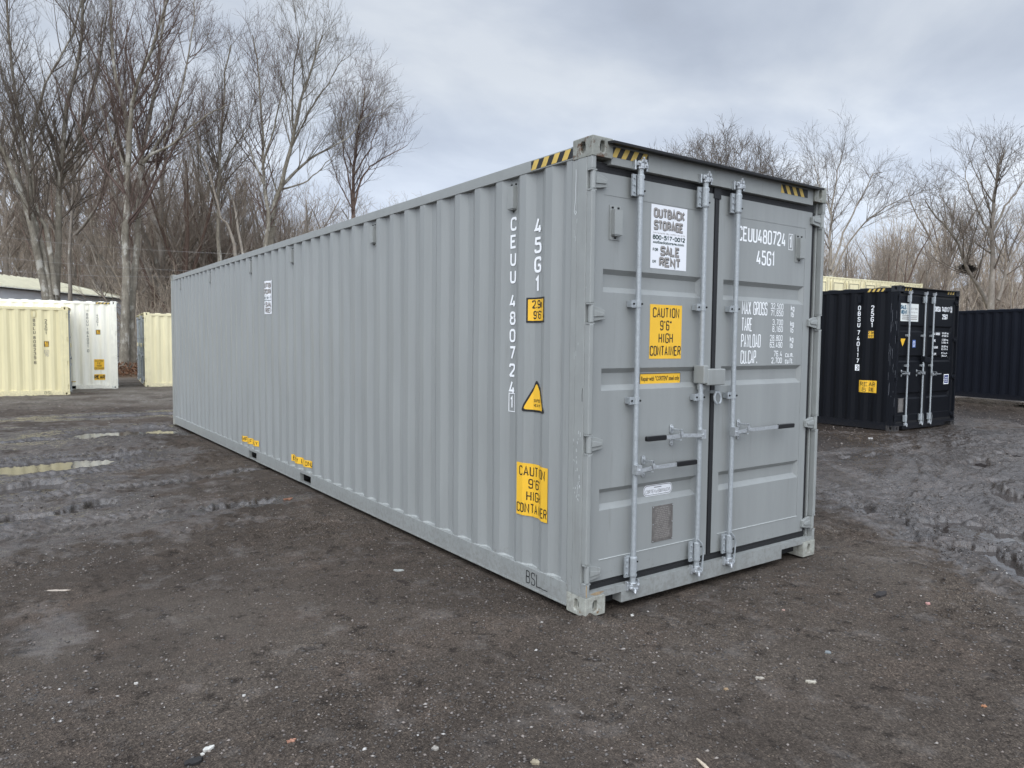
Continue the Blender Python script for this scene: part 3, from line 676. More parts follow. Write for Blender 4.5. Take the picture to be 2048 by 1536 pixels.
def data_plate(x0, z0, x1, z1, root, y=YP):
    mb = MB(); mb.box((x0, y-.004, z0), (x1, y, z1)); rg = random.Random(5); z = z1-.018
    for cx, cz in ((x0+.006, z0+.006), (x1-.006, z0+.006), (x0+.006, z1-.006), (x1-.006, z1-.006), (x0+.006, (z0+z1)/2), (x1-.006, (z0+z1)/2)): mb.tube([(cx, y-.007, cz), (cx, y-.004, cz)], .004, 6, 2)
    while z > z0+.02:
        x = x0+.018+rg.random()*.03; xe = x1-.018-rg.random()*.03
        while x < xe:
            l = .008+rg.random()*.018; mb.face([(x, y-.0047, z), (min(x+l, xe), y-.0047, z), (min(x+l, xe), y-.0047, z+.005), (x, y-.0047, z+.005)], 1); x += l+.006
        z -= .0125
    mb.build('data_plate', [M_plate, M_pgrey, M_bright], root)
x0, z1 = dr(.564, .618, YP); x1, z0 = dr(.755, .382, YP); data_plate(x0, z0, x1, z1, main)
# scuffs and scribble
M_scuff = mat('scratched_paint', (0.62, 0.64, 0.64), 0.6); M_pencil = mat('marker_scribble', (0.02, 0.02, 0.02), 0.7)
mb = Decal(lambda u, v, l, c: (.0006 if -u < .135 else .003, -u, v)); rg = random.Random(11)
mb.add(ribbon([(-.150, 2.72), (-.149, 2.66), (-.152, 2.60), (-.150, 2.55), (-.158, 2.50), (-.162, 2.47), (-.152, 2.45), (-.142, 2.462), (-.150, 2.474)], .0022))
for i in range(34):
    u = -.07-rg.random()*.07; v = .70+rg.random()*.42; l = .004+rg.random()*.016; mb.add(ribbon([(u, v), (u+rg.uniform(-.003, .003), v+l)], .0012+.001*rg.random()))
for i in range(8):
    u = -.03-rg.random()*.13; v = .2+rg.random()*2.4; l = .01+rg.random()*.05; mb.add(ribbon([(u, v), (u+rg.uniform(-.002, .002), v+l)], .0009))
mb.add(ribbon([(-.06, 1.32), (-.062, 1.36), (-.059, 1.40)], .002), 1)
mb.build('scratch_mark', [M_scuff, M_pencil], main)
d = Decal(lambda u, v, l, c: (-.0012, -u, v)); d.add(text('BSL', -.600, .056, .088, width=.150, sw=.085), 0)
d.add(ribbon([(-.455, .064), (-.42, .058), (-.37, .060)], .003), 0); d.build('marker_scribble', [M_pencil], main)
# rust bloom on the sill corner
mb = MB(); rg = random.Random(2)
M_rust = mat('rust_patch', (0.34, 0.25, 0.15), 0.85, var=.3, vscale=60)
pts = [(.100+.050*math.cos(a)*(1+.25*math.sin(3*a)), .134+.010*math.sin(a)) for a in [2*math.pi*i/18 for i in range(18)]]
mb.face([(p[0], .0058, p[1]) for p in pts]); mb.build('rust_patch', M_rust, main)
d = Decal(lambda u, v, l, c: (u, .0045-.0008, v)); d.add(ribbon([(.010, .20), (.009, .15), (.012, .125)], .004), 0); d.build('rust_streak', [M_rust], main)

# ================================================================ BLACK CONTAINER
PK = paintset('black', (0.0065, 0.0074, 0.0100), cast=(0.013, 0.0145, 0.018), frame=(0.009, 0.0103, 0.0138), dirt=.0, castrust=.03, rough=.5, spec=.15, mudk=.35); PK.key_dark = True
kb, br2 = container('shipping_container', 'black twenty foot container with chrome bars and a white sale sticker on its doors', 'shipping container', (11.633, 4.007, -.042), R_(-1.2), 6.058, 2.896, PK, vents=[.835, 5.3], handles='plain', seal=False, pockets=False)
d = side_decal(br2); d.add(vtext('OBSU', -.840, 2.43, .095, .116, w=.48, sw=.16)); d.add(vtext('740117', -.840, 1.925, .095, .116, w=.48, sw=.16)); d.add(vtext('25G1', -.560, 2.42, .10, .115, w=.48, sw=.16)); d.add(rect(-.885, 1.19, -.795, 1.315), 0, 0); d.add(text('3', -.84, 1.21, .085, align='c', sw=.17), 1, 1); d.build('side_marking', [M_white, M_black], kb)
height_sign(kb, br2, -.57, 1.85, .13, .165)
d = side_decal(br2); d.add(rect(-.785, .752, -.40, .998), 0, 0); d.add(text('REAR', -.592, .88, .085, align='c', width=.31, sw=.14), 1, 1)
# two Chinese characters drawn as strokes
def strokes(S, x, z, w_, h_): 
    o = []
    for s in S: o += ribbon([(x+a*w_, z+b*h_) for a, b in s], .0045)
    return o
d.add(strokes([[(.85, .98), (.2, .86)], [(.2, .86), (.2, .4), (.05, .02)], [(.2, .62), (.98, .62)], [(.35, .40), (.9, .40), (.9, .02), (.35, .02), (.35, .40)]], -.72, .768, .095, .098), 1, 1)
d.add(strokes([[(.18, .98), (.18, .8)], [(.02, .76), (.36, .76)], [(.08, .6), (.14, .25)], [(.3, .6), (.24, .25)], [(.0, .14), (.38, .2)], [(.68, .98), (.68, .7)], [(.48, .88), (.48, .7), (.92, .7), (.92, .88)], [(.42, .56), (.98, .56)], [(.66, .56), (.62, .42)], [(.48, .02), (.48, .42), (.92, .42), (.92, .02)], [(.62, .42), (.62, .06)], [(.77, .42), (.77, .06)]], -.585, .768, .11, .098), 1, 1)
d.build('rear_sticker', [M_yel, M_black], kb)
hz_strip(lambda u, v, l, c: (.002-.0012-.0005*l, -u, v), -.665, 2.772+.018, -.29, 2.848, 4, .04, kb)
hz_strip(lambda u, v, l, c: (u, .012-.0012-.0005*l, v), .20, 2.80, .48, 2.86, 3, .035, kb)
hz_strip(lambda u, v, l, c: (u, .012-.0012-.0005*l, v), 1.92, 2.80, 2.24, 2.86, 3, .035, kb)
M_blue = mat('poster_blue_lettering', (0.02, 0.10, 0.16), .5); M_sblue = mat('blue_sticker', (0.10, 0.17, 0.42), .5); M_nblue = mat('navy_sticker', (0.02, 0.035, 0.16), .5); M_cream_p = mat('sale_poster_paper', (0.72, 0.74, 0.70), .5)
d = door_decal(YP); x0, z0, x1, z1 = .055, 2.20, .825, 2.555; x0 = .102
d.add(rect(x0, z0, x1, z1), 0, 0); d.add(text('SALE', x0+.03, z0+.235, .085, width=.20, sw=.28), 1, 1); d.add(text('RENT', x0+.07, z0+.135, .085, width=.20, sw=.28), 1, 1); d.add(text('&', x0+.26, z0+.24, .03, sw=.2), 1, 1)
d.add(text('1-800-517-0012', x0+.32, z0+.235, .04, width=.37, sw=.18), 2, 1); d.add(ftext('outbackstorage.com', x0+.32, z0+.175, .03, .37), 2, 1)
for i in range(3):
    rg = random.Random(i); x = x0+.10
    while x < x1-.05: l = .02+rg.random()*.03; d.add(rect(x, z0+.105-i*.035, min(x+l, x1-.04), z0+.125-i*.035), 2, 1); x += l+.006
d.build('sale_poster', [M_cream_p, M_blue, M_pgrey], kb)
d = door_decal(YP); d.add([[(.16, 1.853), (.365, 1.853), (.262, 1.70)]], 0, 0); d.build('warning_triangle', [M_yel], kb)
d = door_decal(YP); d.add(rect(.64, 1.68, .76, 1.83), 0, 0); d.add(frame2(.665, 1.70, .735, 1.80, .012), 1, 1); d.build('blue_sticker', [M_sblue, M_white], kb)
d = door_decal(YP); d.add(rect(1.99, .905, 2.20, 1.115), 0, 0); d.add(rect(2.01, .925, 2.18, 1.095), 1, 1); [d.add(rect(2.035, z, 2.155, z+.012), 0, 2) for z in (.96, 1.0, 1.04)]; d.build('navy_sticker', [M_white, M_nblue], kb)
data_plate(.18, .38, .38, .66, kb)
d = door_decal(YP); T = lambda s, x, z, h, wd, **k: d.add(text(s, x, z, h, width=wd, **k))
T('OBSU 740117', 1.50, 2.43, .105, .60, sw=.17); T('3', 2.17, 2.44, .09, .04, sw=.17); d.add(frame2(2.15, 2.425, 2.225, 2.55, .008)); T('25G1', 1.82, 2.275, .105, .22, sw=.17)
for s, z, wd in (('MAX GROSS', 1.94, .30), ('TARE', 1.80, .13), ('PAYLOAD', 1.66, .23), ('CU.CAP.', 1.52, .19)): T(s, 1.44, z, .05, wd, sw=.2)
for i, s in enumerate(('30,480 kg', '67,200 lb', '2,280 kg', '5,030 lb', '28,200 kg', '62,170 lb', '37.2 cu.m.', '1,314 cu.ft.')): T(s, 1.84, 1.965-.07*i+(.012 if i % 2 else 0), .038, .26, sw=.2)
d.build('door_marking', [M_white], kb)
d = Decal(lambda u, v, l, c: (.0006 if -u < .135 else .003, -u, v)); rg = random.Random(21)
for i in range(26):
    u = -.03-rg.random()*.15; v = .3+rg.random()*2.1; l = .02+rg.random()*.22; d.add(ribbon([(u, v), (u+rg.uniform(-.006, .006), v+l)], .0012+.0012*rg.random()))
d.build('scratch_mark', [mat('pale_scratch', (.16, .17, .19), .6)], kb)

# ================================================================ NAVY CONTAINER behind
PN = paintset('navy', (0.0075, 0.0092, 0.0145), dirt=.0, castrust=.03, rough=.5, spec=.15, mudk=.35); PN.key_dark = True
dirF = Vector((.28, .96, 0)); oF = Vector((20.673, 6.748, .155))+dirF*1.5-dirF*12.192
nb, _b = container('shipping_container', 'dark navy container side running off the right edge behind the black one', 'shipping container', oF, R_(-16.26), 12.192, 2.591, PN, vents=[11.679], seal=False)
d = side_decal(_b); d.add(ribbon([(-11.74, 1.60), (-11.70, 1.57), (-11.66, 1.585), (-11.62, 1.56)], .012)); d.add(ribbon([(-11.64, 1.60), (-11.60, 1.60)], .006)); d.build('scratch_mark', [mat('pale_scratch2', (.3, .31, .33), .6)], nb)

# ================================================================ LEFT CONTAINERS
PA = paintset('tan', (0.74, 0.66, 0.395), dirt=.02, castrust=.05); PA.key_dark = False
PB = paintset('white', (0.92, 0.89, 0.76), dirt=.03, castrust=.08); PB.key_dark = False
PC = paintset('cream', (0.78, 0.705, 0.45), dirt=.03, castrust=.05); PC.key_dark = False
ca, bra = container('shipping_container', 'tan twenty foot container at the left edge, in front of the white one', 'shipping container', (-.994, 21.56, -.03), R_(85), 6.058, 2.591, PA, vents=[.835], seal=False, pockets=False)
d = side_decal(bra); d.add(vtext('BSLU', -.84, 2.13, .09, .115, w=.45, sw=.14)); d.add(vtext('806239', -.84, 1.64, .09, .115, w=.45, sw=.14)); d.add(vtext('8', -.84, .93, .09, .115)); d.add(vtext('22G1', -.557, 2.12, .09, .115, w=.5, sw=.14)); d.build('side_marking', [M_black], ca)
height_sign(ca, bra, -.555, 1.42, .115, .165, '2.6m', "8'6\"")
d = side_decal(bra); d.add(frame2(-.615, 1.235, -.50, 1.33, .008)); d.add(text('70', -.557, 1.145, .07, align='c')); d.add(text('UC', -.557, 1.25, .05, align='c', sw=.1)); d.build('weight_marking', [M_pgrey], ca)
d = Decal(lambda u, v, l, c: (-.0012, -u, v)); d.add(text('BSL', -.63, .055, .085, width=.20, sw=.1)); d.build('marker_scribble', [M_pencil], ca)
cb, brb = container('shipping_container', 'white forty foot container marked REAR, behind the tan one', 'shipping container', (.567, 24.02, -.028), R_(85.3), 12.192, 2.896, PB, vents=[.835], seal=False, cuts=[(1.205, 1.56), (3.6, 3.96)])
d = side_decal(brb); d.add(vtext('BBUU', -.84, 2.40, .09, .11, w=.45, sw=.12)); d.add(vtext('164001', -.84, 1.92, .09, .11, w=.45, sw=.12)); d.add(vtext('0', -.84, 1.22, .09, .11)); d.add(vtext('45G1', -.557, 2.385, .085, .103, w=.45, sw=.12)); d.build('side_marking', [M_black], cb)
height_sign(cb, brb, -.545, 1.80, .125, .155)
caution(side_decal(brb), -.68, .645, -.39, .99, cb)
d = side_decal(brb); d.add(rect(-.685, .315, -.37, .50), 0, 0); d.add(text('REAR', -.528, .345, .125, align='c', width=.28, sw=.2), 1, 1); d.build('rear_sticker', [M_yel, M_black], cb)
d = side_decal(brb); d.add(rect(-1.37, .256, -1.20, .285), 0, 0); d.build('lift_sticker', [M_hyel], cb)
hz_strip(lambda u, v, l, c: (.002-.0012-.0005*l, -u, v), -.60, 2.794, -.19, 2.852, 4, .05, cb)
a6 = R_(-96)
M_door_shade = mat('cream_door_shade', (0.36, 0.38, 0.33), .5, var=.1)  # cream doors recoloured grey-green, the shade of that end put into the colour
M_pink = mat('pink_spray', (0.55, 0.12, 0.28), .6)
for i, (lab, off) in enumerate((('cream container beside the grey one, its doors facing left with pink spray', 0.0), ('second cream container close behind, only its door edge showing', 2.53))):
    o = Vector((1.446+off*math.sin(R_(6)), 24.479+off*math.cos(R_(6)), -.04))-Vector((W*math.cos(a6), W*math.sin(a6), 0))
    PCi = Paint(); PCi.wall, PCi.frame, PCi.cast, PCi.seal, PCi.key_dark = PC.wall, PC.frame, PC.cast, PC.seal, False
    c_, _x = container('shipping_container', lab, 'shipping container', o, a6, 6.058, 2.591, PCi, right_vents=[.95], seal=False)
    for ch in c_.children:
        if ch.name.startswith('door.') or ch.name == 'door': ch.data.materials[0] = M_door_shade
    d = door_decal(YF); d.add(ribbon([(1.72, 1.22), (1.68, .95), (1.76, .84), (1.86, .92), (1.88, 1.12)], .018)); d.add(ribbon([(.5, 1.2), (.52, .9), (.6, .85)], .02)); d.build('spray_mark', [M_pink], c_)
# stacked cream containers far right
eR = Vector((44.1, 18.88, 0)); eL = Vector((34.51, 19.72, 0)); dE = (eL-eR).normalized(); aE = math.atan2(-dE.x, dE.y)
for i, z in enumerate((0.0, 2.6)):
    c_, bre = container('shipping_container', ('upper cream container of the far stack, showing over the black container', 'lower cream container of the far stack, behind the black container')[1-i], 'shipping container', (eR.x, eR.y, z-.02), aE, 12.192, 2.896 if i else 2.591, PC, seal=False, pockets=False, group='stacked cream containers')
    if i:
        for k in range(4):     # folding side doors drawn by their seams and bars
            for j in range(2):
                a = .35+k*2.92+j*1.40; mb = MB(); mb.box((-.028, a, .28), (-.004, a+1.30, 2.62)); q = mb.build('side_door', PC.wall, c_, bevel=.01)
                mb = MB()
                for s in (.12, 1.18): mb.tube([(-.05, a+s, .25), (-.05, a+s, 2.7)], .022, 6)
                mb.build('locking_bar', mat('cream_bar', (.5, .45, .3), .5), q)
                mb = MB()
                for f0, f1 in (((.22, .3), (.26, 2.55)), ((1.04, .3), (1.08, 2.55))): mb.box((-.031, a+f0[0], f0[1]), (-.028, a+f1[0], f1[1]))
                mb.box((-.031, a+.22, 2.52), (-.028, a+1.08, 2.55)); mb.build('door_seam', mat('seam_dark', (.12, .10, .06), .8), q)  # dark outline strips of the door panels

# ================================================================ GROUND
def hash2(ix, iy, seed):
    h = (ix.astype(np.int64)*374761393+iy.astype(np.int64)*668265263+seed*1442695041) & 0xffffffff
    h = ((h ^ (h >> 13))*1274126177) & 0xffffffff
    return ((h ^ (h >> 16)) & 0xffff)/65535.0
def vnoise(x, y, seed=0):
    ix = np.floor(x); iy = np.floor(y); fx = x-ix; fy = y-iy; fx = fx*fx*fx*(fx*(fx*6-15)+10); fy = fy*fy*fy*(fy*(fy*6-15)+10)
    a = hash2(ix, iy, seed); b = hash2(ix+1, iy, seed); c = hash2(ix, iy+1, seed); d_ = hash2(ix+1, iy+1, seed)
    return (a*(1-fx)+b*fx)*(1-fy)+(c*(1-fx)+d_*fx)*fy
def fbm(x, y, seed=0, oct=4, g=.5):
    s = 0; a = 1; t = 0
    for i in range(oct):
        s = s+a*(vnoise(x*2**i+17.3*i, y*2**i-9.1*i, seed+i)*2-1); t += a; a *= g
    return s/t
def sstep(x, a, b): t = np.clip((x-a)/(b-a), 0, 1); return t*t*(3-2*t)
# puddles: photo pixel of the centre, half length, half width, direction
WL = -0.046
PUD = []
for (u, v, rx, ry, ang) in [(240, 862, .85, .55, 0), (322, 860, .75, .45, 0), (120, 876, 1.3, .22, 5), (300, 828, 1.6, .35, 0), (95, 929, .85, .55, 8), (40, 932, .9, .5, 0), (30, 978, .55, .35, 10), (75, 972, .4, .22, 20),
                            (165, 1013, .38, .13, 25), (60, 1035, .35, .14, 25), (235, 910, .30, .12, 5), (480, 1012, .42, .11, 12), (505, 938, .22, .07, 0),
                            (1985, 1062, .50, .20, 60), (1925, 1052, .40, .14, 55), (2020, 1122, .75, .15, 60), (2010, 985, .45, .14, 30), (1960, 925, .5, .16, 15), (1875, 1090, .30, .07, 50), (1980, 961, .20, .09, 20), (1863, 985, .20, .07, 15), (1732, 1014, .14, .06, 20), (1790, 1028, .12, .05, 20), (1830, 1044, .16, .05, 40), (2040, 905, .5, .2, 15), (1690, 915, .25, .08, 10), (1745, 908, .3, .08, 10)]:
    p = gp(u, v); PUD.append((p[0], p[1], rx, ry, R_(ang)))
TR = R_(14)
def pud_field(x, y):
    m = np.full_like(x, 9.0)
    wx = x+.30*fbm(x*2.6, y*2.6, 41, 5, .6); wy = y+.26*fbm(x*2.6, y*2.6, 57, 5, .6)
    for (a, b, rx, ry, an) in PUD:
        c, s = math.cos(an), math.sin(an); dx_, dy_ = wx-a, wy-b
        m = np.minimum(m, np.sqrt(((dx_*c+dy_*s)/rx)**2+((-dx_*s+dy_*c)/ry)**2))
    return m
def track(x, y, p, q, wid, seed, tread=.11):
    """pair of tyre grooves from p to q"""
    p = np.array(p, float); q = np.array(q, float); L = np.hypot(*(q-p)); t = (q-p)/L; n = np.array([-t[1], t[0]])
    a = (x-p[0])*t[0]+(y-p[1])*t[1]; b = (x-p[0])*n[0]+(y-p[1])*n[1]+.12*np.sin(a*.55+seed)
    inside = sstep(a, -.5, .5)*(1-sstep(a, L-.8, L))
    prof = np.exp(-((b)/(wid*.5))**4)
    ridge = np.exp(-((np.abs(b)-wid*.62)/.05)**2)
    tr = np.sin((a+np.abs(b)*.55)/tread*2*math.pi)
    br_ = .55+.6*fbm(a*1.7, b*4, seed, 3)
    return inside*np.clip(br_, 0, 1.2)*(-.022*prof+.018*ridge*(1+.9*fbm(a*9, b*9, seed+3, 3))+.019*prof*tr), inside*prof
def ground_h(x, y):
    dcam = np.hypot(x-CAM[0], y-CAM[1]); fade = 1-sstep(dcam, 60, 140)
    c, s = math.cos(TR), math.sin(TR); a, b = x*c+y*s, -x*s+y*c      # elongated churned streaks
    h = .014*fbm(x*.45, y*.45, 1, 3)+.010*fbm(a*1.1, b*3.2, 5, 4)
    rough = .25+.75*sstep(fbm(x*.35+3, y*.35, 9, 3), -.25, .35)
    rough = rough*(.55+.75*sstep(dcam, 3.0, 6.5))
    h = h+rough*((.013+.007*sstep(dcam, 5, 9))*fbm(a*4, b*9, 11, 4)+(.006+.008*sstep(dcam, 5, 9))*fbm(x*14, y*16, 15, 3))+.0022*fbm(x*38, y*38, 19, 2)*(1-sstep(dcam, 8, 16))
    lump = np.clip(fbm(a*2.3, b*6.0, 23, 4, .6)-.22, 0, 1); lump2 = np.clip(fbm(a*6.5, b*11, 27, 4, .62)-.15, 0, 1); h = h+lump*.060*rough+lump2*.026*rough*sstep(dcam, 3.4, 6)
    tw = np.zeros_like(x)
    for i, (p, q, wd) in enumerate([((-5, 6.6), (.1, 7.3), .4), ((-4.2, 2.6), (-.1, 3.9), .3), ((5.5, 2.2), (2.4, -1.6), .3), ((7.5, 3.4), (3.4, -2.0), .35), ((9, 5.5), (15, -1.0), .5), ((6.5, 1.2), (12, 3.4), .4), ((-6, 5.3), (.2, 6.2), .5), ((-6, 3.6), (.0, 4.5), .45), ((-7, 7.9), (.3, 9.2), .55), ((-4.5, 1.2), (-.4, 3.2), .35), ((9.5, 3.0), (2.0, -2.4), .5), ((10.5, 1.6), (3.0, -3.6), .5), ((4.0, .9), (14, .2), .5), ((3.6, -.4), (1.1, -1.9), .3), ((2.7, .5), (9, -2.0), .42), ((6, 3.3), (16, 1.6), .5), ((8.5, 1.8), (2.6, -2.6), .30), ((7.0, 1.2), (2.0, -2.4), .26), ((11, 3.6), (4.6, .4), .34), ((5.2, .2), (3.0, -3.2), .28), ((-9, 14.5), (8, 17.5), .7), ((-9, 16.3), (8, 19.0), .7)]):
        t, m = track(x, y, p, q, wd, i*7+3); h = h+t; tw = np.maximum(tw, m)
    h = np.maximum(h, -.036)
    pf = pud_field(x, y); dip = 1-sstep(pf, .75, 1.2); h = h*(1-.85*dip)-.080*dip
    # level pads under the containers
    def pad(ox, oy, rz, L, soft=.35):
        c, s = math.cos(rz), math.sin(rz); lx = (x-ox)*c+(y-oy)*s; ly = -(x-ox)*s+(y-oy)*c
        dd = np.maximum(np.maximum(-lx, lx-W), np.maximum(-ly, ly-L)); return 1-sstep(dd, 0.02, soft)
    m = pad(0, 0, 0, 12.192, .22); h = h*(1-m)+m*(-.016+.007*fbm(x*9, y*9, 77, 3))
    m = pad(11.633, 4.007, R_(-1.2), 6.058, .5); h = h*(1-m)+m*(-.030+.006*fbm(x*9, y*9, 78, 3))
    h = h+.030*np.exp(-((x-.02)**2+(y+.04)**2)/.012)*(1+.8*fbm(x*25, y*25, 79, 2))      # mud pushed up at the near casting
    far = sstep(y+.35*x, 12, 26); h = h-far*.010
    return h*fade-(.03*(1-fade)), pf, rough, tw, dcam
def fast_mesh(name, V, F, mats, smooth=True, attr=None):
    """V (n,3), F (m,k) index array"""
    me = bpy.data.meshes.new(name); n = len(V); m, k = F.shape
    me.vertices.add(n); me.vertices.foreach_set('co', np.ascontiguousarray(V, dtype=np.float32).ravel())
    me.loops.add(m*k); me.loops.foreach_set('vertex_index', np.ascontiguousarray(F, dtype=np.int32).ravel())
    me.polygons.add(m); me.polygons.foreach_set('loop_start', np.arange(0, m*k, k, dtype=np.int32))
    if smooth: me.polygons.foreach_set('use_smooth', np.ones(m, dtype=bool))
    for an, av in (attr or {}).items():
        a = me.attributes.new(an, 'FLOAT', 'POINT'); a.data.foreach_set('value', np.ascontiguousarray(av, dtype=np.float32).ravel())
    me.update(calc_edges=True)
    for q in (mats if isinstance(mats, (list, tuple)) else [mats]): me.materials.append(q)
    return me
def add_obj(name, me, parent=None, loc=None, kind=None):
    o = bpy.data.objects.new(name, me); COL.objects.link(o); o.parent = parent
    if loc is not None: o.location = loc
    if kind: o['kind'] = kind
    return o

# ground material
mg = bpy.data.materials.new('cinder_ground'); mg.use_nodes = True; t = mg.node_tree; b = t.nodes['Principled BSDF']
tcn = nn(t, 'ShaderNodeTexCoord'); OB = tcn.outputs['Object']
def noi(sc, det=5, ro=.6, src=None, dist=0.0):
    n = nn(t, 'ShaderNodeTexNoise', ins={'Scale': sc, 'Detail': float(det), 'Roughness': ro, 'Distortion': dist}); t.links.new(src or OB, n.inputs['Vector']); return n.outputs['Fac']
def mixc(f, a, c2, bt='MIX'):
    x = nn(t, 'ShaderNodeMix', data_type='RGBA', blend_type=bt)
    for i, q in ((0, f), (6, a), (7, c2)):
        if hasattr(q, 'links'): t.links.new(q, x.inputs[i])
        elif i == 0: x.inputs[0].default_value = q
        else: x.inputs[i].default_value = (*q, 1)
    return x.outputs[2]
def mrange(src, a, b2, c=0.0, d=1.0):
    x = nn(t, 'ShaderNodeMapRange', ins={1: a, 2: b2, 3: c, 4: d}); t.links.new(src, x.inputs[0]); return x.outputs[0]
def mth(op, a, b2):
    x = nn(t, 'ShaderNodeMath', operation=op)
    for i, q in ((0, a), (1, b2)):
        if hasattr(q, 'links'): t.links.new(q, x.inputs[i])
        else: x.inputs[i].default_value = q
    return x.outputs[0]
aw = nn(t, 'ShaderNodeAttribute', attribute_name='wet').outputs['Fac']; ag = nn(t, 'ShaderNodeAttribute', attribute_name='gravel').outputs['Fac']
base = ramp(t, noi(.55, 6), [(.32, (.070, .057, .047)), (.5, (.098, .081, .067)), (.68, (.134, .113, .094))]).outputs[0]
base = mixc(mrange(noi(1.7, 5, .6, None, .5), .52, .66), base, (.122, .098, .080))
base = mixc(mrange(noi(7, 7, .75), .54, .64), base, (.046, .038, .032))
vo = nn(t, 'ShaderNodeTexVoronoi', ins={'Scale': 130.0}); t.links.new(OB, vo.inputs['Vector'])
grit = ramp(t, vo.outputs['Color'], [(.10, (.40, .38, .37)), (.35, (.8, .78, .76)), (.62, (1.1, 1.08, 1.06)), (.88, (1.9, 1.85, 1.75)), (.97, (3.4, 3.3, 3.1))]).outputs[0]
gfac = mrange(ag, 0, 1, .35, .9); gmix = mixc(gfac, (1, 1, 1), grit); base = mixc(1.0, base, gmix, 'MULTIPLY')
farc = mixc(mrange(noi(14, 6, .7), .3, .7), (.115, .100, .080), (.26, .235, .205))
af = nn(t, 'ShaderNodeAttribute', attribute_name='far').outputs['Fac']
base = mixc(mth('MULTIPLY', af, mrange(noi(.9, 5), .35, .6)), base, farc)
wetc = mixc(1.0, base, (.46, .43, .41), 'MULTIPLY'); col = mixc(mrange(aw, 0, .8), base, wetc)
al = nn(t, 'ShaderNodeAttribute', attribute_name='leaf').outputs['Fac']
leafc = ramp(t, noi(9, 8, .75), [(.3, (.05, .035, .022)), (.5, (.125, .082, .05)), (.7, (.21, .14, .085))]).outputs[0]
col = mixc(al, col, leafc); t.links.new(col, b.inputs['Base Color'])
wn = mth('ADD', aw, mrange(noi(3.2, 7, .7), .35, .65, -.30, .30)); wf = mrange(wn, .25, .75)
rg_ = mixc(wf, (.95, .95, .95), (.16, .16, .16)); t.links.new(rg_, b.inputs['Roughness'])
sp_ = mixc(wf, (.12, .12, .12), (.95, .95, .95)); t.links.new(sp_, b.inputs['Specular IOR Level'])
mpa = nn(t, 'ShaderNodeMapping'); mpa.inputs['Rotation'].default_value = (0, 0, R_(-14)); mpa.inputs['Scale'].default_value = (1, 2.6, 1); t.links.new(OB, mpa.inputs[0])
big = mth('MULTIPLY', noi(2.6, 7, .68, mpa.outputs[0], .4), 3.2)
bh = mth('ADD', mth('MULTIPLY', noi(70, 5, .7), .5), mth('MULTIPLY', vo.outputs['Distance'], .5)); bh = mth('ADD', bh, mth('MULTIPLY', noi(16, 6, .7), 1.7)); bh = mth('ADD', bh, big)
bp = nn(t, 'ShaderNodeBump', ins={'Strength': 0.9, 'Distance': .018}); t.links.new(bh, bp.inputs['Height']); t.links.new(mrange(wf, 0, 1, .95, .42), bp.inputs['Strength']); t.links.new(bp.outputs[0], b.inputs['Normal'])

nr, na = 860, 940
# rings are closest where the yard fills most of the picture
rr = np.concatenate([.7*(2.2/.7)**np.linspace(0, 1, 50)[:-1], 2.2*(20/2.2)**np.linspace(0, 1, 1050)[:-1], 20*(700/20)**np.linspace(0, 1, 190)]); nr = len(rr); az0 = -YAW
aa = np.concatenate([np.linspace(-R_(46), R_(46), na), np.linspace(R_(46), R_(314), 130)[1:-1]]); na2 = len(aa)
RRm, AAm = np.meshgrid(rr, aa, indexing='ij'); gx = CAM[0]+RRm*np.sin(AAm+az0); gy = CAM[1]+RRm*np.cos(AAm+az0)
gh, pf, rgh, tw, dc = ground_h(gx, gy)
wetn = fbm(gx*.28, gy*.5, 91, 4)
wet = np.clip(1.15-sstep(pf, 1.0, 2.9), 0, 1)*.95
right = sstep(gx-.5*gy, 2.2, 4.55)*(1-sstep(gy, 9, 16)); left = (1-sstep(gx, -1.3, .3))*sstep(gy, 2.4, 4.55)*(1-sstep(gy, 11, 15))
wet = np.maximum(wet, right*np.clip(.98+.9*wetn, 0, 1)); wet = np.maximum(wet, left*np.clip(.50+.9*wetn, 0, .85)); wet = np.maximum(wet, tw*.62*(right+left).clip(0, 1))
p0 = gp(90, 1270); wet = np.maximum(wet, .46*np.exp(-(((gx-p0[0])*.9)**2+((gy-p0[1])*1.6)**2)/.35))
wet = np.maximum(wet, .10+.25*wetn)
grav = np.clip(.5+1.1*fbm(gx*.5, gy*.7, 31, 4), 0, 1); farw = sstep(gy+.25*gx, 15, 19)*(1-.0*gx)
leaf = sstep(gy+.42*gx, 30, 33.5)*.9
V = np.stack([gx, gy, gh], -1).reshape(-1, 3); i0 = np.arange(nr-1)[:, None]*na2; j0 = np.arange(na2)[None, :]; j1 = (j0+1) % na2
F = np.stack([i0+j0, i0+j1, i0+na2+j1, i0+na2+j0], -1).reshape(-1, 4)[:, ::-1]
# close the disc under the camera
cidx = len(V); V = np.vstack([V, [[CAM[0], CAM[1], gh[0].mean()]]])
ex = lambda a, c=0: np.append(a.reshape(-1), c)
me = fast_mesh('ground', V, F, mg, attr={'wet': ex(wet), 'gravel': ex(grav), 'far': ex(farw), 'leaf': ex(leaf)})
g = add_obj('ground', me, kind='structure')
bm = bmesh.new(); ring = [bm.verts.new(tuple(V[i])) for i in range(na2)]; bm.faces.new(ring[::-1]); me2 = bpy.data.meshes.new('ground_patch'); bm.to_mesh(me2); bm.free(); me2.materials.append(mg)
gp_o = add_obj('ground_patch', me2, parent=g)
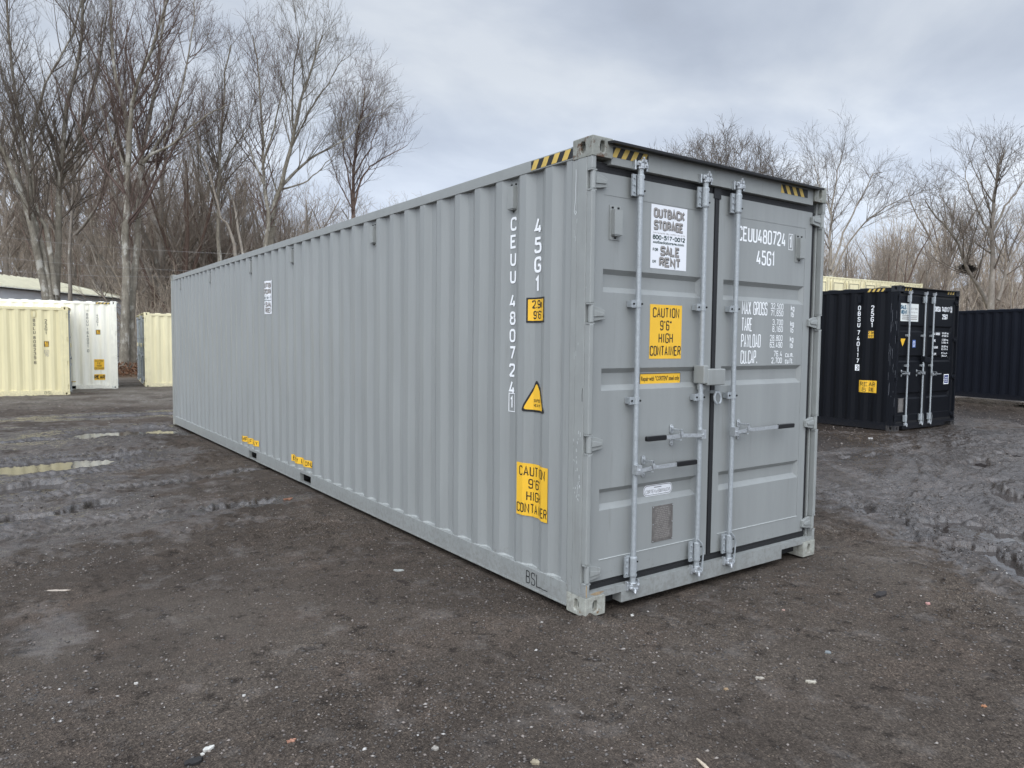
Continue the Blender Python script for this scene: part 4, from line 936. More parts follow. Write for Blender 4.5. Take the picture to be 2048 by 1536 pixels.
# water
mw = bpy.data.materials.new('puddle_water'); mw.use_nodes = True; t2 = mw.node_tree; b2 = t2.nodes['Principled BSDF']
b2.inputs['Base Color'].default_value = (.045, .037, .032, 1); b2.inputs['Roughness'].default_value = .03; b2.inputs['IOR'].default_value = 1.33; b2.inputs['Specular IOR Level'].default_value = .8
c = nn(t2, 'ShaderNodeTexCoord'); n = nn(t2, 'ShaderNodeTexNoise', ins={'Scale': 7.0, 'Detail': 3.0}); t2.links.new(c.outputs['Object'], n.inputs['Vector'])
q = nn(t2, 'ShaderNodeBump', ins={'Strength': .10, 'Distance': .02}); t2.links.new(n.outputs['Fac'], q.inputs['Height']); t2.links.new(q.outputs[0], b2.inputs['Normal'])
mb = MB()
for i, (a, b_, rx, ry, an) in enumerate(PUD):
    c_, s_ = math.cos(an), math.sin(an); rx, ry = rx*1.25+.12, ry*1.25+.12
    mb.face([(a+c_*rx*math.cos(q)-s_*ry*math.sin(q), b_+s_*rx*math.cos(q)+c_*ry*math.sin(q), WL-.0006*i/2) for q in [2*math.pi*k/20 for k in range(20)]])
o = mb.build('puddle_water', mw); o['kind'] = 'structure'

# gravel: small loose stones lying on the surface near the camera
rs = np.random.RandomState(4)
def heights(x, y): return ground_h(np.asarray(x, float), np.asarray(y, float))[0]
def stones(n, rmin, rmax, smin, smax, name, mats, pw=2.0):
    r = rmin+(rmax-rmin)*rs.rand(n)**(1/1.3); a = az0+R_(40)*(rs.rand(n)*2-1)*1.05; x = CAM[0]+r*np.sin(a); y = CAM[1]+r*np.cos(a)
    keep = ~((x > -.02) & (x < W+.02) & (y > -.02) & (y < 12.2)) & ~((x > 11.5) & (x < 14.2) & (y > 3.9) & (y < 10.2)); x, y, r = x[keep], y[keep], r[keep]; n = len(x)
    keep = vnoise(x*1.3, y*1.3, 88) > rs.rand(n)*.75; x, y, r = x[keep], y[keep], r[keep]; n = len(x)
    sz = smin+(smax-smin)*rs.rand(n)**3; z = heights(x, y)+sz*.25
    dirs = np.array([(1, 0, 0), (0, 1, 0), (-1, 0, 0), (0, -1, 0), (0, 0, 1), (0, 0, -1)], float)
    P = dirs[None]*(1+.5*(rs.rand(n, 6, 1)-.5)); P[:, :, 2] *= .55; an = rs.rand(n)*6.28; ca, sa = np.cos(an)[:, None], np.sin(an)[:, None]
    X = P[:, :, 0]*1.25; Y = P[:, :, 1]*.85; Q = np.stack([X*ca-Y*sa, X*sa+Y*ca, P[:, :, 2]], -1)*sz[:, None, None]; Q += np.stack([x, y, z], -1)[:, None]
    T_ = np.array([(0, 1, 4), (1, 2, 4), (2, 3, 4), (3, 0, 4), (1, 0, 5), (2, 1, 5), (3, 2, 5), (0, 3, 5)]); Fz = (np.arange(n)*6)[:, None, None]+T_[None]
    tint = np.repeat(rs.rand(n), 6); return fast_mesh(name, Q.reshape(-1, 3), Fz.reshape(-1, 3), mats, smooth=False, attr={'tint': tint})
ms = bpy.data.materials.new('stone_mix'); ms.use_nodes = True; t3 = ms.node_tree; a3 = nn(t3, 'ShaderNodeAttribute', attribute_name='tint')
r3 = ramp(t3, a3.outputs['Fac'], [(0, (.05, .045, .042)), (.45, (.10, .09, .082)), (.74, (.15, .13, .115)), (.92, (.21, .175, .15)), (.985, (.30, .27, .24)), (1, (.48, .46, .43))]); t3.links.new(r3.outputs[0], t3.nodes['Principled BSDF'].inputs['Base Color']); t3.nodes['Principled BSDF'].inputs['Roughness'].default_value = .75
me = stones(72000, 1.9, 9.0, .0022, .0105, 'gravel', ms); o = add_obj('gravel', me, kind='stuff')
o['label'] = 'loose small gravel scattered over the dark cinder yard'
me = stones(9000, 8.0, 26.0, .008, .022, 'gravel_coarse', ms); add_obj('loose_stones', me, kind='stuff')

# individual litter
def litter(name, label, cat, u, v, size, thick, col, seed, rough=.8, group=None, elong=1.0, yaw=0.0, curl=0.0, lobes=0):
    size *= .72; thick *= .6; col = tuple(c*.8 for c in col); p = gp(u, v); rg = random.Random(seed); mb = MB(); n = 18; c_, s_ = math.cos(yaw), math.sin(yaw); top = []; bot = []
    z = float(heights([p[0]], [p[1]])[0])
    for k in range(n):
        a = 2*math.pi*k/n; r = size*(1+.28*rg.uniform(-1, 1))*(1+(.32*math.cos(lobes*a) if lobes else 0)); x, y = r*math.cos(a)*elong, r*math.sin(a)/max(1, elong**.5)
        h = thick*(.6+.6*rg.random())+curl*abs(math.cos(a))*size
        top.append((x*c_-y*s_, x*s_+y*c_, h)); bot.append((x*c_-y*s_, x*s_+y*c_, -.004+curl*abs(math.cos(a))*size*.8))
    ct = (0, 0, thick*1.1); cb_ = (0, 0, -.005)
    for k in range(n):
        j = (k+1) % n; mb.face([top[k], top[j], ct]); mb.face([bot[j], bot[k], cb_]); mb.face([bot[k], bot[j], top[j], top[k]])
    o = mb.build(name, mat(name+'_%d' % seed, col, rough, var=.2, vscale=60)); o.location = (p[0], p[1], z+.0015); tag(o, label, cat, group); return o
litter('cardboard_scrap', 'tan flat scrap lying on the mud at the left, near the frame edge', 'scrap', 112, 1180, .052, .004, (.50, .42, .34), 1, elong=2.2, yaw=-.5)
litter('stone', 'pale grey flat stone in the middle foreground left of the grey container', 'stone', 797, 1143, .030, .012, (.36, .37, .34), 2, elong=1.5, yaw=-.6)
litter('paper_scrap', 'crumpled white scrap at the bottom left of the yard', 'scrap', 418, 1499, .020, .012, (.66, .64, .58), 3, elong=1.7, yaw=.3)
litter('paper_scrap', 'tiny white scrap just left of the crumpled one', 'scrap', 405, 1510, .010, .008, (.66, .64, .58), 4)
litter('dead_leaf', 'curled pinkish leaf at the bottom, right of the white scraps', 'leaf', 582, 1485, .017, .002, (.40, .20, .13), 5, curl=.3, lobes=5, elong=1.3)
litter('dead_leaf', 'small orange leaf on the gravel in the lower right', 'leaf', 1968, 1410, .014, .002, (.42, .20, .10), 6, curl=.3, lobes=5)
litter('dead_leaf', 'tan leaf below the pale stones in the lower middle', 'leaf', 1452, 1377, .015, .002, (.36, .25, .14), 7, curl=.3, lobes=5)
litter('stone', 'white pebble beside the near corner of the grey container', 'stone', 1264, 1230, .014, .010, (.70, .68, .62), 8)
litter('stone', 'pale flat stone, the left one of the pair in front of the doors', 'stone', 1520, 1357, .020, .008, (.40, .36, .30), 9, elong=1.6, yaw=-.8)
litter('stone', 'pale flat stone, the right one of the pair in front of the doors', 'stone', 1622, 1365, .022, .008, (.46, .42, .34), 10, elong=1.6, yaw=-.8)
litter('stone', 'round grey stone half sunk on the right of the yard', 'stone', 1656, 1307, .022, .010, (.22, .24, .24), 11)
litter('stone', 'pink stone by the tyre ruts on the right', 'stone', 1855, 1211, .020, .010, (.55, .30, .26), 12, elong=1.4)
litter('stone', 'small pink stone near the right end of the doors', 'stone', 1567, 1223, .012, .008, (.58, .38, .32), 13)
litter('stone', 'tan broken stone at the bottom centre of the yard', 'stone', 1070, 1525, .022, .014, (.34, .29, .20), 14)
litter('stone', 'grey pitted stone at the bottom, left of the tan broken one', 'stone', 870, 1500, .018, .010, (.34, .31, .27), 15)
litter('stone', 'whitish stone in the bright speckled patch low on the left', 'stone', 272, 1368, .011, .009, (.6, .57, .52), 16)
litter('stone', 'white pebble alone on the mud left of the tyre scuffs', 'stone', 488, 1395, .010, .008, (.62, .6, .56), 17)
litter('stone', 'whitish stone lying in front of the black container', 'stone', 1741, 878, .05, .03, (.6, .58, .55), 18)
litter('dirt_clod', 'flat dark piece in place of a hole at the bottom edge on the left', 'clod', 385, 1525, .036, .012, (.018, .017, .016), 19, elong=1.4)  # flat dark piece added where the ground has a dark hole
litter('dirt_clod', 'dark clod by the scuffed ruts right of the doors', 'clod', 1762, 1192, .055, .020, (.028, .023, .021), 20, elong=1.5)
litter('dead_leaf', 'rusty leaf clump at the churned mud beside the far fork pocket', 'leaf', 578, 1001, .050, .012, (.30, .14, .08), 21, curl=.2, lobes=4)
p = gp(1412, 1528); mb = MB(); mb.tube([(-.03, -.05, .006), (-.01, 0, .010), (.012, .05, .007)], [.0065, .0075, .004], 7); o = mb.build('wood_stick', mat('stick_wood', (.48, .40, .30), .8, var=.2, vscale=90), smooth=True); o.location = (p[0], p[1], float(heights([p[0]], [p[1]])[0])); o.rotation_euler = (0, 0, .1); tag(o, 'short pale broken stick at the bottom edge of the yard', 'stick')

# ================================================================ HILLSIDE behind the trees
mh = bpy.data.materials.new('leaf_litter_hill'); mh.use_nodes = True; t4 = mh.node_tree
c = nn(t4, 'ShaderNodeTexCoord'); n = nn(t4, 'ShaderNodeTexNoise', ins={'Scale': 1.6, 'Detail': 10.0, 'Roughness': .8}); t4.links.new(c.outputs['Object'], n.inputs['Vector'])
r4 = ramp(t4, n.outputs['Fac'], [(.3, (.12, .10, .08)), (.5, (.24, .20, .165)), (.7, (.46, .40, .33))]); t4.links.new(r4.outputs[0], t4.nodes['Principled BSDF'].inputs['Base Color']); t4.nodes['Principled BSDF'].inputs['Roughness'].default_value = .95
na_, nr_ = 300, 46; aa2 = np.linspace(-R_(62), R_(62), na_)+az0; r2_ = np.linspace(57, 190, nr_); A2, R2 = np.meshgrid(aa2, r2_)
hx = CAM[0]+R2*np.sin(A2); hy = CAM[1]+R2*np.cos(A2); top = 8.6+1.8*fbm(A2*7, A2*0+2, 5, 3)
hzz = -.6+sstep(R2, 58, 84)*top+1.1*fbm(hx*.22, hy*.22, 61, 4)*sstep(R2, 60, 70)+sstep(R2, 100, 190)*2
V = np.stack([hx, hy, hzz], -1).reshape(-1, 3); i0 = np.arange(nr_-1)[:, None]*na_; j0 = np.arange(na_-1)[None, :]
F = np.stack([i0+j0, i0+na_+j0, i0+na_+j0+1, i0+j0+1], -1).reshape(-1, 4); add_obj('hillside', fast_mesh('hillside', V, F, mh), kind='structure')
def base_h(x, y):
    R = math.hypot(x-CAM[0], y-CAM[1]); 
    if R < 58: return -.05
    t_ = min(1, (R-58)/26); return -.6+t_*t_*(3-2*t_)*8.2

# ================================================================ BUILDING behind the left trees
bl = Vector(tuple(at(-60, 600, 40.5))); brt = Vector(tuple(at(272, 600, 56))); bl.z = brt.z = 0; dB = (brt-bl).normalized(); LB = (brt-bl).length
bld = thing('storage_building', 'long low building with white walls and pale yellow metal roof, seen through the trees', 'building', tuple(bl), math.atan2(dB.y, dB.x))
mb = MB(); mb.box((0, 0, 0), (LB, 7, 4.6)); mb.build('wall', mat('pale_siding', (.80, .84, .88), .6, var=.05, vscale=1.0), bld)
mr_ = mat('yellow_metal_roof', (.55, .52, .39), .6, var=.08, vscale=2)
mb = MB(); mb.face([(-.4, -.1, 4.55), (LB+.4, -.1, 4.55), (LB-2.5, 4.5, 5.75), (-.4, 4.5, 5.75)]); mb.face([(-.4, 7.5, 4.55), (LB+.4, 7.5, 4.55), (LB-2.5, 4.5, 5.75), (-.4, 4.5, 5.75)]); mb.face([(LB+.4, -.5, 4.55), (LB+.4, 7.5, 4.55), (LB-2.5, 4.5, 5.75)]); mb.face([(-.4, -.5, 4.55), (-.4, 7.5, 4.55), (-.4, 4.5, 5.75)])
for i in range(int(LB/.6)):
    x = .2+i*.6; mb.box((x, -.5, 4.57), (x+.03, -.46, 4.61)) if x > LB-3 else mb.tube([(x, -.5, 4.58), (x, 4.5, 5.78)], .03, 4)
mb.build('roof', mr_, bld)
mb = MB(); mb.box((-.5, -.16, 4.48), (LB+.5, -.1, 4.56)); mb.build('gutter', mat('dark_gutter', (.05, .045, .04), .7), bld)
for i in range(5):
    x = 3+i*LB/6; mb = MB(); mb.box((x, -.03, 1.2), (x+1.2, .0, 2.4)); f_ = mb.build('window', mat('window_frame_white', (.5, .5, .5), .5), bld); mb = MB(); mb.box((x+.08, -.045, 1.28), (x+1.12, -.031, 2.32)); mb.build('pane', mat('dark_glass', (.03, .035, .04), .1), f_)

# ================================================================ TREES
def bark(name, c0, c1, patch=.0, pc=(.40, .38, .33)):
    m = bpy.data.materials.new(name); m.use_nodes = True; t = m.node_tree; b = t.nodes['Principled BSDF']; b.inputs['Roughness'].default_value = .9; b.inputs['Specular IOR Level'].default_value = .2
    c = nn(t, 'ShaderNodeTexCoord'); g_ = nn(t, 'ShaderNodeMapping'); g_.inputs['Scale'].default_value = (1, 1, .55); t.links.new(c.outputs['Object'], g_.inputs[0])
    n = nn(t, 'ShaderNodeTexNoise', ins={'Scale': 5.0, 'Detail': 8.0, 'Roughness': .75}); t.links.new(g_.outputs[0], n.inputs['Vector']); r = ramp(t, n.outputs['Fac'], [(.33, c0), (.66, c1)])
    out = r.outputs[0]
    if patch:
        n2 = nn(t, 'ShaderNodeTexNoise', ins={'Scale': 2.6, 'Detail': 9.0, 'Roughness': .7}); t.links.new(g_.outputs[0], n2.inputs['Vector'])
        f = nn(t, 'ShaderNodeMapRange', ins={1: .62-patch, 2: .70-patch}); t.links.new(n2.outputs['Fac'], f.inputs[0]); x = nn(t, 'ShaderNodeMix', data_type='RGBA'); t.links.new(f.outputs[0], x.inputs[0]); t.links.new(out, x.inputs[6]); x.inputs[7].default_value = (*pc, 1); out = x.outputs[2]
    t.links.new(out, b.inputs['Base Color'])
    n3 = nn(t, 'ShaderNodeTexNoise', ins={'Scale': 22.0, 'Detail': 5.0}); t.links.new(g_.outputs[0], n3.inputs['Vector']); q = nn(t, 'ShaderNodeBump', ins={'Strength': .8, 'Distance': .03}); t.links.new(n3.outputs['Fac'], q.inputs['Height']); t.links.new(q.outputs[0], b.inputs['Normal'])
    return m
B_trunk = bark('bark_lichen', (.13, .115, .09), (.28, .25, .20), .10); B_red = bark('bark_reddish', (.11, .075, .06), (.20, .145, .115)); B_dull = bark('bark_dull', (.17, .148, .12), (.32, .28, .235), .04)
B_twig = bark('twig_brown', (.095, .076, .062), (.18, .15, .12)); B_twr = bark('twig_red', (.10, .068, .058), (.17, .125, .105)); B_brush = bark('brush_brown', (.26, .215, .165), (.58, .49, .385)); B_twl = bark('twig_light', (.13, .115, .09), (.25, .22, .18)); B_gen = bark('twig_far', (.18, .148, .118), (.36, .30, .24))

def catmull(P, n):
    P = np.asarray(P, float); P = np.vstack([2*P[0]-P[1], P, 2*P[-1]-P[-2]]); m = len(P)-3; out = []
    for s in np.linspace(0, m-1e-6, n):
        i = int(s); t = s-i; a, b, c, d_ = P[i:i+4]
        out.append(.5*((2*b)+(-a+c)*t+(2*a-5*b+4*c-d_)*t*t+(-a+3*b-3*c+d_)*t**3))
    return np.array(out)
def tubes(P, Rr, m):
    """P (n,k,3) polylines, Rr (n,k) radii -> verts, quads"""
    n, k, _ = P.shape; d = P[:, -1]-P[:, 0]; d /= np.linalg.norm(d, axis=1, keepdims=True)+1e-9
    ref = np.where(np.abs(d[:, 2:3]) < .9, np.array([[0, 0, 1.]]), np.array([[1., 0, 0]])); a = np.cross(d, ref); a /= np.linalg.norm(a, axis=1, keepdims=True)+1e-9; b = np.cross(d, a)
    an = np.arange(m)*2*math.pi/m; off = a[:, None, :]*np.cos(an)[None, :, None]+b[:, None, :]*np.sin(an)[None, :, None]
    V = P[:, :, None, :]+off[:, None]*Rr[:, :, None, None]
    idx = np.arange(n*k*m).reshape(n, k, m); q = np.stack([idx[:, :-1], np.roll(idx, -1, 2)[:, :-1], np.roll(idx, -1, 2)[:, 1:], idx[:, 1:]], -1)
    return V.reshape(-1, 3), q.reshape(-1, 4)
def spawn(rs, P, Rr, dens, t0, base, ang, k2, up, wig, rfac=.55, rmin=.004, taper=.35, env=None, absl=False, tl=.65):
    """children of the polylines: dens per metre, first at t0, length base*parent length"""
    n, k, _ = P.shape; seg = np.linalg.norm(np.diff(P, axis=1), axis=2); Lp = seg.sum(1)
    cnt = np.maximum(1, np.round(Lp*(1-t0)*dens*(.75+.5*rs.rand(n))).astype(int)); par = np.repeat(np.arange(n), cnt); N_ = len(par)
    t = t0+(1-t0)*rs.rand(N_)**.9; s = t*(k-1); i = np.minimum(s.astype(int), k-2); f = (s-i)[:, None]
    o = P[par, i]*(1-f)+P[par, i+1]*f; tg = P[par, i+1]-P[par, i]; tg /= np.linalg.norm(tg, axis=1, keepdims=True)+1e-9
    rp = Rr[par, i]*(1-f[:, 0])+Rr[par, i+1]*f[:, 0]
    rv = rs.randn(N_, 3); rv -= (rv*tg).sum(1, keepdims=True)*tg; rv /= np.linalg.norm(rv, axis=1, keepdims=True)+1e-9
    A = ang*(.7+.6*rs.rand(N_))[:, None]; d = tg*np.cos(A)+rv*np.sin(A)
    L = (base if base > 1.2 or absl else base*Lp[par]); L = L*(1-tl*t)*(.55+.9*rs.rand(N_)); L = np.minimum(L, Lp[par]*1.1); st = L/(k2-1)
    Q = np.zeros((N_, k2, 3)); Q[:, 0] = o
    for j in range(1, k2):
        d = d+np.array([0, 0, up])/(k2-1)+wig*rs.randn(N_, 3)/math.sqrt(k2); d /= np.linalg.norm(d, axis=1, keepdims=True); Q[:, j] = Q[:, j-1]+d*st[:, None]
    r0 = np.maximum(np.minimum(rp*rfac, .004+L*.022), rmin); RR2 = r0[:, None]*np.linspace(1, taper, k2)[None]; return Q, np.maximum(RR2, rmin*.6)
def merge(parts):
    V = []; F = []; o = 0
    for v, f in parts: V.append(v); F.append(f+o); o += len(v)
    return np.vstack(V), np.vstack(F)
def crown_from(rs, P, Rr, lv):
    """lv: list of spawn kwargs; returns verts, quads of every level"""
    parts = []; p, r = P, Rr
    for i, kw in enumerate(lv):
        p, r = spawn(rs, p, r, **kw); parts.append(tubes(p, r, 4 if i == 0 else 3))
    return merge(parts)
TREE_N = 0
def limb_pts(px, depth, dspread, rs, k=14):
    d1 = depth+rs.uniform(-dspread, dspread); n = len(px); pts = [at(u, v, depth+(d1-depth)*(i/(n-1))**1.3) for i, (u, v) in enumerate(px)]
    P = catmull(pts, k); P[1:-1] += rs.randn(k-2, 3)*.03; return P
import sys as _sys
def tree(label, depth, limbs, lv, mt, mc, group='bare trees around the yard', dspread=3.0, seed=0, name='bare_tree', extra_root=True):
    """limbs: (pixels, r0, r1) traced main stems, each then grown into a three-dimensional crown"""
    rs = np.random.RandomState(seed); P = []; Rr = []
    for i, (px, ra, rb) in enumerate(limbs):
        q = limb_pts(px, depth, dspread, rs); P.append(q); Rr.append(.78*(ra+(rb-ra)*np.linspace(0, 1, 14)**.62))
    # stretch the first stem down to the ground
    root = P[0][0].copy(); root[2] = base_h(root[0], root[1])-.1; st = np.linspace(root, P[0][0], 4)[None]; P = np.array(P); Rr = np.array(Rr)
    tv = [tubes(P, Rr, 9), tubes(st, np.linspace(Rr[0][0]*1.35, Rr[0][0], 4)[None], 9)]
    V, F = merge(tv); org = np.array([root[0], root[1], root[2]]); t_ = thing(name, label, 'tree', tuple(org), 0, group)
    add_obj('trunk', fast_mesh('trunk', V-org, F, mt), t_)
    big = spawn(rs, P, Rr, .75, .25, .42, R_(34), 10, .7, .12, rfac=.5, rmin=.012, taper=.25)
    parts = [tubes(*big, 5)]; p, r = np.concatenate([big[0][:, :, :]]), big[1]
    allp = [(P, Rr), big]
    # fine growth from stems and from the big limbs
    for (pp, rr2) in allp:
        p, r = pp, rr2
        for kw in (lv if pp is P else lv[1:]): p, r = spawn(rs, p, r, **kw); parts.append(tubes(p, r, 3))
    V, F = merge(parts); add_obj('crown', fast_mesh('crown', V-org, F, mc), t_); return t_
def LV(a=1.8, b=2.6, c=3.3, e=3.2, up=.85, wig=.10, l1=2.7, l2=1.6, l3=.95, l4=.55, r=.0062):
    return [dict(dens=a, t0=.16, base=l1, ang=R_(38), k2=8, up=up, wig=wig, rmin=r*2.0, absl=True, rfac=.45, tl=.55, taper=.3),
            dict(dens=b, t0=.12, base=l2, ang=R_(36), k2=6, up=up*.6, wig=wig, rmin=r*1.3, absl=True, tl=.5),
            dict(dens=c, t0=.10, base=l3, ang=R_(34), k2=4, up=up*.4, wig=wig, rmin=r, absl=True, tl=.4),
            dict(dens=e, t0=.15, base=l4, ang=R_(32), k2=3, up=up*.2, wig=wig, rmin=r*.8, absl=True, tl=.3)]
# left group (photo pixels of the main stems)
tree('leaning tree at the far left edge with pale forked trunk', 35, [([(100, 640), (78, 530), (56, 420), (24, 340), (-10, 270)], .27, .12), ([(104, 600), (84, 490), (62, 400), (48, 300), (30, 200), (20, 90), (12, -40)], .20, .05),
      ([(112, 590), (92, 460), (70, 410), (62, 330), (66, 260), (100, 150), (150, 60), (170, -30)], .18, .04), ([(56, 420), (30, 300), (24, 220), (-5, 120)], .12, .04)], LV(), B_trunk, B_twig, seed=11)
tree('pale straight trunk just right of the leaning tree', 36, [([(112, 640), (117, 500), (117, 375), (128, 280), (138, 190), (158, 110), (166, 10), (172, -60)], .24, .06), ([(117, 375), (105, 320), (80, 260), (70, 200)], .10, .04), ([(117, 375), (140, 320), (158, 280), (178, 200), (200, 120), (215, 20)], .13, .04), ([(117, 380), (98, 350), (60, 330), (20, 318)], .07, .02)], LV(), B_trunk, B_twig, seed=12)
tree('thin grey tree between the pale trunks and the thick one', 40, [([(140, 620), (140, 520), (143, 420), (152, 330), (172, 240), (196, 150), (205, 40)], .15, .04), ([(150, 470), (190, 420), (215, 340), (232, 260), (250, 150), (255, 40)], .13, .03)], LV(), B_dull, B_twig, seed=13)
tree('thick mottled double trunk standing right of the white container', 35, [([(247, 770), (249, 660), (252, 560), (253, 450), (254, 380), (256, 300), (250, 220), (232, 160), (224, 80), (222, -40)], .33, .07), ([(256, 330), (262, 240), (268, 190), (300, 110), (330, 20), (340, -40)], .17, .05), ([(254, 350), (238, 300), (220, 270), (200, 200), (170, 110)], .09, .03)], LV(), B_trunk, B_twr, seed=14)
tree('tall dark tree leaning on the mottled trunk, with a long low branch', 35.5, [([(262, 640), (270, 540), (277, 430), (283, 330), (284, 310), (300, 230), (312, 150), (324, 70), (336, -40)], .24, .07), ([(284, 325), (310, 306), (345, 286), (380, 254), (420, 228), (452, 210)], .12, .03), ([(283, 330), (300, 310), (340, 240), (370, 150), (385, 60), (392, -20)], .13, .03), ([(262, 560), (238, 470), (225, 440)], .05, .02)], LV(), B_trunk, B_twr, seed=15)
tree('slim tree behind the left end of the grey container', 38, [([(437, 560), (437, 470), (437, 380), (440, 300), (446, 230), (450, 150), (462, 90)], .16, .04), ([(437, 420), (412, 360), (400, 310), (388, 250)], .07, .02), ([(437, 350), (470, 290), (498, 250), (510, 190)], .07, .02)], LV(a=1.9), B_trunk, B_twig, seed=16)
tree('leaning thin trunk crossing left over the container roof', 37, [([(480, 560), (462, 470), (440, 430), (420, 350), (400, 300), (385, 230)], .14, .03), ([(494, 560), (474, 440), (462, 390), (440, 350), (415, 270), (402, 180)], .10, .03)], LV(a=1.5), B_dull, B_twig, seed=17)
tree('upright tree left of the broad light one, both over the grey roof', 38, [([(524, 560), (532, 490), (537, 430), (528, 370), (526, 300), (524, 230), (516, 150), (505, 70)], .20, .04), ([(528, 370), (500, 300), (480, 250), (470, 180)], .08, .02), ([(524, 340), (548, 250), (566, 180), (575, 110)], .08, .02)], LV(a=1.9), B_trunk, B_twr, seed=18)
tree('broad light tree with long rising limbs over the grey roof', 39, [([(536, 560), (545, 470), (552, 400), (570, 340), (582, 290), (592, 240), (610, 170), (632, 110), (646, 70)], .24, .04), ([(560, 375), (600, 335), (640, 305), (690, 280), (730, 235), (770, 205)], .13, .02), ([(560, 380), (610, 365), (650, 330), (690, 290)], .08, .02), ([(588, 260), (585, 180), (592, 110), (600, 60)], .09, .02), ([(580, 300), (620, 220), (660, 160), (690, 110)], .09, .02)], LV(a=2.0, up=.65), B_trunk, B_twl, seed=19)
tree('reddish tree at the right end of the left tree line', 43, [([(703, 520), (706, 430), (706, 350), (712, 290), (722, 230), (730, 175)], .20, .04), ([(706, 420), (722, 360), (745, 330), (790, 305), (815, 290)], .11, .02), ([(706, 400), (690, 320), (682, 250), (690, 190)], .08, .02), ([(708, 350), (742, 290), (760, 230)], .08, .02), ([(706, 420), (676, 360), (655, 300)], .06, .02)], LV(a=2.2, b=3.0), B_red, B_twr, seed=20)
# right group
tree('rounded fan-shaped tree rising above the grey doors', 58, [([(1450, 600), (1448, 480), (1446, 440), (1446, 380), (1442, 315)], .26, .05)]+[([(1447, 500+abs(i)*4), (1445+i*29, 405+abs(i)*6), (1445+i*39, 300+abs(i)**1.8*7.0)], .13, .03) for i in (-4.4, -3.6, -2.8, -2, -1.3, -.6, .6, 1.3, 2, 2.8, 3.6, 4.4)], LV(a=2.6, b=2.6, c=2.7, e=2.4, l1=2.5, l2=1.7, l3=1.2, l4=.7, up=.35, wig=.07, r=.0115), B_dull, B_twig, seed=31, dspread=4)
tree('windswept tree just right of the grey container', 45, [([(1656, 620), (1660, 500), (1662, 430), (1672, 360), (1682, 310)], .17, .03), ([(1660, 540), (1690, 460), (1720, 400), (1745, 350), (1765, 345)], .11, .02), ([(1660, 560), (1700, 480), (1750, 430), (1800, 400), (1828, 385)], .10, .02), ([(1662, 430), (1640, 370), (1628, 330)], .07, .02)], LV(a=1.6, up=.4), B_dull, B_twig, seed=32)
tree('tall spreading tree at the right edge over the navy container', 40, [([(1980, 640), (1985, 540), (1984, 470), (1988, 400), (1996, 340), (2010, 300)], .24, .05), ([(1986, 480), (1960, 430), (1935, 370), (1930, 330)], .11, .02), ([(1986, 460), (2020, 400), (2060, 350)], .12, .03), ([(1996, 600), (2020, 520), (2050, 470), (2080, 420)], .13, .03), ([(1984, 510), (1950, 485), (1900, 470)], .07, .02)], LV(a=1.8, up=.3), B_dull, B_twig, seed=33)
nt_ = tree('crooked tree with a dark nest, left of the tall spreading one', 41, [([(1990, 640), (1960, 580), (1935, 535), (1905, 470), (1870, 430), (1850, 400)], .20, .03), ([(1930, 530), (1950, 460), (1960, 420)], .08, .02), ([(1905, 470), (1900, 420), (1880, 390)], .06, .02)], LV(a=1.6, up=.35), B_dull, B_twig, seed=34)
p = at(1934, 538, 40.8); rs = np.random.RandomState(9); n = 420; o = rs.randn(n, 3)*np.array([.15, .15, .10]); dd = rs.randn(n, 3); dd[:, 2] *= .4; dd /= np.linalg.norm(dd, axis=1, keepdims=True)
Pn = o[:, None]+dd[:, None]*np.linspace(-.22, .22, 3)[None, :, None]; V, F = tubes(Pn, np.full((n, 3), .009), 3); nest = add_obj('nest', fast_mesh('nest', V, F, bark('nest_twigs', (.012, .010, .008), (.035, .028, .022))), loc=tuple(p)); tag(nest, 'dark twig nest in the fork of the crooked tree', 'nest')

# generic trees further back
def generic(seed, H, red=False, spread=1.0):
    rs = np.random.RandomState(seed); k = 14; base = np.array([0, 0, -.2]); P = [np.cumsum(np.vstack([base, np.column_stack([rs.randn(k-1, 2)*.07*H/12, np.full(k-1, (H*.8)/(k-1))])]), 0)]; R0 = [np.linspace(.016*H, .003*H, k)]
    for i in range(4):
        s = rs.randint(2, 7); a = rs.rand()*6.28; d = np.array([math.cos(a)*.5*spread, math.sin(a)*.5*spread, 1]); d /= np.linalg.norm(d); q = [P[0][s]]
        for j in range(k-1): d = d+np.array([0, 0, .03])+rs.randn(3)*.05; d /= np.linalg.norm(d); q.append(q[-1]+d*H*.055*(1-.02*j))
        P.append(np.array(q)); R0.append(np.linspace(.009*H, .0022*H, k))
    P = np.array(P); R0 = np.array(R0); mt = B_red if red else B_dull; mc = B_gen
    V, F = tubes(P, R0, 7); trunk = fast_mesh('trunk', V, F, mt)
    parts = []; big = spawn(rs, P, R0, .9*12/H, .2, .32, R_(40), 7, .4, .15, rfac=.5, rmin=.014); parts.append(tubes(*big, 4))
    for pp, rr2 in ((P, R0), big):
        p_, r_ = pp, rr2
        for kw in (LV(a=1.2, b=1.7, c=2.2, e=2.2, r=.008) if pp is P else LV(a=1.2, b=1.7, c=2.2, e=2.2, r=.008)[1:]): p_, r_ = spawn(rs, p_, r_, **kw); parts.append(tubes(p_, r_, 3))
    V, F = merge(parts); return trunk, fast_mesh('crown', V, F, mc)
GEN = [generic(101, 12), generic(102, 11, True), generic(103, 13, spread=1.3), generic(104, 9, spread=1.4), generic(105, 10)]
rp = random.Random(33); SP = []
